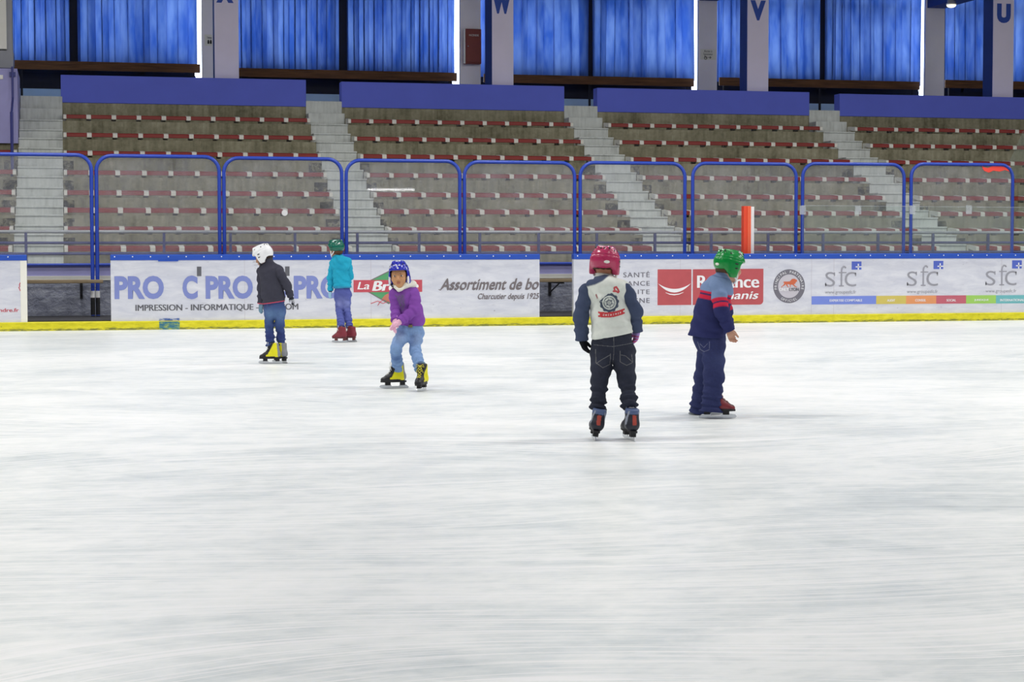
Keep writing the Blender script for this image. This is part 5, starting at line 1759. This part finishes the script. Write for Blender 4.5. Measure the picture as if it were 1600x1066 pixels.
F.cone(J(190, 262, .06), J(168, 268, -.03), .024, .018, .02)
F.warp(.002, 45, 1.0)
sdf_object('hood_lining', F, M['cloth'], k.root, rgb(230, 228, 214))
jean3 = trousers(k, J(290, 565, .04), (lL, lR), (128, 158, 202), .104, (.070, .048, .041, .046), h=.005, fold=.005, seed=3.1, top=J(285, 540, 0),
                 layers=((gauss(J(205, 640, -.1), .05), C3(150, 174, 212)), (gauss(J(330, 650, -.05), .05), C3(142, 166, 206)), (gauss(J(180, 790, -.1), .05), C3(92, 118, 168)), (gauss(J(350, 800, -.1), .05), C3(92, 118, 168))))
MB().box(-.018, .018, -.012, .004, -.012, .012, .003).build('belt_buckle', plain_cache((120, 112, 70)), jean3, world=False).location = J(284, 553, -.066)
glove(k, aV[2], dV, (.2, .3, -.8), (0, -.8, .4), (238, 186, 208), 1.0, .35, 1.5)
glove(k, aH[2], dH, (.6, .2, 0), (.2, -.9, 0), (238, 190, 212), 1.0, .4, 1.5)
sy = scheme_yellow()
skate(k, LH, (-1, -.22, 0), (0, 0, 1), sy, L=.215, hgt=.225)
skate(k, RH, (-.32, -.95, 0), (-.03, 0, 1), sy, L=.215, hgt=.225, lace=(214, 204, 60))

# ================================================================ 4. child in the charcoal fleece, white helmet
k = Kid(430, 567, 'person in charcoal fleece with pink hem, blue jeans and white helmet', (380, 370, 5.08))
J, G = k.J, k.G
LH, RH = G(240, 1004), G(304, 1000)
hc, hR = J(160, 146, .05), frame(-62, 22, 0)
neck, chest, pelvis = J(194, 205, .03), J(215, 300, .02), J(246, 530, .0)
aL = (J(150, 268, .06), J(151, 400, .06), J(146, 528, .06))
aR = (J(285, 268, -.03), J(352, 392, -.04), J(378, 470, .0))
yl, yr = LH[1], RH[1]
lL = (J(214, 575, .02), J(207, 690, .02), J(217, 862, yl + .01))
lR = (J(294, 575, -.02), J(292, 690, .0), J(306, 856, yr))
dL, dR = J(130, 620, .06) - aL[2], J(402, 515, .02) - aR[2]
make_body(k, hc, hR, neck, chest, pelvis, (aL, aR), (lL, lR), (178, 132, 104),
          hands=((aL[2], dL, (.5, .6, 0), (-.5, .7, 0), .96, .35, .6), (aR[2], dR, (-.5, .5, 0), (-.5, .8, 0), .92, .45, .6)))
hair(k, hc, hR, (50, 38, 32), low=-.06)
hm = helmet(k, hc, hR, rgb(236, 236, 238), dims=(.097, .116, .096), straps=True, strapcol=(40, 40, 44))
r, f, u = hR
cage = MB()
Pf = lambda a, b, d: hc + a * r + b * f + d * u
for d in (-.02, -.055, -.09):
    cage.tube([Pf(.085 * math.sin(a), .05 + .085 * math.cos(a), d) for a in np.linspace(-1.4, 1.4, 11)], .0022, 5)
cage.build('face_cage', M['steel'], hm, True, world=False)
F = torso_field(k, [chest, pelvis, aL[0], aR[0]], .006)
F.cone(J(212, 290, .02), J(232, 410, .01), .116, .118, .03, flat=((-.3, 1, 0), .86), fold=(.002, 9, 1))
F.cone(J(232, 410, .01), J(244, 510, .0), .118, .128, .03, flat=((-.3, 1, 0), .86), fold=(.003, 11, 2))
F.cone(J(165, 262, .05), J(278, 262, .0), .058, .058, .05)
F.cone(J(200, 212, .03), J(215, 265, .02), .058, .085, .04)
F.cone(J(198, 186, .035), J(196, 172, .035), .058, .056, .008)
F.warp(.0042, 32, 0.9)
hem_cut(F, J(105, 538), J(370, 502))
ch = C3(64, 64, 76); pk = C3(226, 84, 108)
hd = J(370, 502) - J(105, 538); hn = np.array([-hd[2], 0, hd[0]]); hn /= np.linalg.norm(hn)
sdf_object('fleece', F, M['cloth'], k.root, paint(ch, (along(J(238, 520), hn, -.02, .007), pk)))
for (sh, el, wr_), rr_, sd_, pkm in ((aL, (.056, .052, .043), 3.0, True), (aR, (.054, .047, .036), 5.0, False)):
    F = Field(*bounds([sh, el, wr_], .1), .006)
    sleeve_into(F, sh + np.array([0, 0, -.008]), el, wr_, *rr_, fold=.003, seed=sd_)
    F.warp(.002, 40, sd_)
    cut_end(F, el, wr_)
    dd_ = np.array(wr_) - np.array(el); dd_ /= np.linalg.norm(dd_)
    sdf_object('sleeve', F, M['cloth'], k.root, paint(ch, (along(wr_, dd_, -.006, .02), pk)) if pkm else rgb(64, 64, 76))
trousers(k, J(248, 540, .0), (lL, lR), (62, 80, 128), .108, (.064, .047, .042, .045), h=.006, fold=.005, seed=4.4, top=J(245, 508, 0),
         layers=((gauss(J(215, 610, -.05), .07), C3(96, 124, 164)), (gauss(J(300, 620, -.08), .07), C3(92, 118, 160)), (gauss(J(210, 790, -.05), .07), C3(50, 60, 112)), (gauss(J(300, 790, -.05), .07), C3(50, 60, 112))))
glove(k, aL[2], dL, (.5, .6, 0), (-.5, .7, 0), (112, 146, 166), .98, .35, 1.3, h=.0035)
dn = dR / np.linalg.norm(dR)
glove(k, aR[2], dR, (-.5, .5, 0), (-.5, .8, 0), (52, 54, 62), .92, .45, 1.25, h=.0035, layers=((along(aR[2], dn, .035, .07, .004), C3(190, 192, 198)),))
skate(k, LH, (-1, .12, 0), (0, 0, 1), sy, L=.215, hgt=.215, h=.005)
skate(k, RH, (-.62, .78, 0), (.02, 0, 1), sy, L=.215, hgt=.215, h=.005)

# ================================================================ 5. child in the turquoise jacket, teal helmet
k = Kid(537, 533, 'person in turquoise hooded jacket, violet-blue jeans and teal helmet', (490, 365, 5.925))
J, G = k.J, k.G
LH, RH = G(260, 1006), G(350, 1001)
hc, hR = J(209, 135, .03), frame(-52, 4, 0)
neck, chest, pelvis = J(226, 212, .03), J(252, 300, .02), J(266, 515, .0)
aL = (J(185, 272, .06), J(160, 400, .06), J(156, 528, .04))
aR = (J(322, 276, -.02), J(338, 395, .03), J(300, 450, .14))
yl, yr = LH[1], RH[1]
lL = (J(234, 560, .02), J(243, 700, .02), J(256, 862, yl))
lR = (J(306, 560, -.01), J(306, 700, .0), J(332, 856, yr))
dL, dR = J(146, 605, .04) - aL[2], J(270, 460, .18) - aR[2]
make_body(k, hc, hR, neck, chest, pelvis, (aL, aR), (lL, lR), (150, 104, 78), h=.0055,
          hands=((aL[2], dL, (.5, .6, 0), (-.5, .7, 0), .95, .4, .6), (aR[2], dR, (0, .5, -.5), (-.5, .5, .3), .95, .4, .6)))
hair(k, hc, hR, (92, 62, 44), low=-.10)
helmet(k, hc, hR, rgb(8, 98, 80), dims=(.098, .118, .096), straps=True, strapcol=(232, 232, 232), h=.005, flap=False, logo=((-150, 20, .022, .006, .4),))
F = torso_field(k, [chest, pelvis, aL[0], aR[0]], .006)
F.cone(J(250, 290, .02), J(262, 400, .01), .118, .112, .03, flat=((-.3, 1, 0), .84), fold=(.004, 13, 1))
F.cone(J(262, 400, .01), J(268, 490, .0), .112, .126, .03, flat=((-.3, 1, 0), .86), fold=(.005, 15, 2))
F.cone(J(196, 262, .05), J(312, 264, .0), .056, .058, .05)
F.cone(neck, J(245, 262, .02), .058, .085, .04)
F.ell(J(280, 245, -.075), (.088, .05, .050), None, .03)
F.cone(J(240, 225, -.03), J(300, 310, -.09), .036, .034, .03)
F.cone(J(330, 245, -.03), J(300, 315, -.09), .036, .034, .03)
F.warp(.0055, 40, 2.9)
hem_cut(F, J(140, 508), J(365, 497))
tq = C3(40, 162, 194)
sdf_object('jacket', F, M['cloth'], k.root, paint(tq, (along(J(252, 492), (0, 0, 1), -.03, .012), C3(54, 140, 176))))
for (sh, el, wr_), rr_, sd_ in ((aL, (.054, .047, .036), 3.0), (aR, (.054, .048, .040), 5.0)):
    F = Field(*bounds([sh, el, wr_], .1), .006)
    sleeve_into(F, sh + np.array([0, 0, -.008]), el, wr_, *rr_, fold=.0042, seed=sd_)
    F.warp(.002, 40, sd_)
    cut_end(F, el, wr_)
    sdf_object('sleeve', F, M['cloth'], k.root, rgb(40, 162, 194))
trousers(k, J(268, 525, .0), (lL, lR), (86, 94, 160), .104, (.066, .050, .045, .048), h=.006, fold=.005, seed=5.6, top=J(265, 490, 0),
         layers=((gauss(J(250, 640, -.08), .06), C3(150, 156, 206)), (gauss(J(315, 650, -.08), .06), C3(126, 134, 192))))
dn = dL / np.linalg.norm(dL)
glove(k, aL[2], dL, (.5, .6, 0), (-.5, .7, 0), (158, 196, 220), .95, .4, 1.25, h=.0035, layers=((along(aL[2], dn, -.03, .012, .004), C3(44, 50, 76)),))
glove(k, aR[2], dR, (0, .5, -.5), (-.5, .5, .3), (158, 196, 220), .95, .4, 1.25, h=.0035)
sr5 = scheme_red((126, 44, 56), (84, 34, 44), plain_cache((110, 60, 60)))
skate(k, LH, (-1, .16, 0), (0, 0, 1), sr5, L=.178, hgt=.20, h=.005)
skate(k, RH, (-.95, .36, 0), (.0, 0, 1), sr5, L=.172, hgt=.20, h=.005)
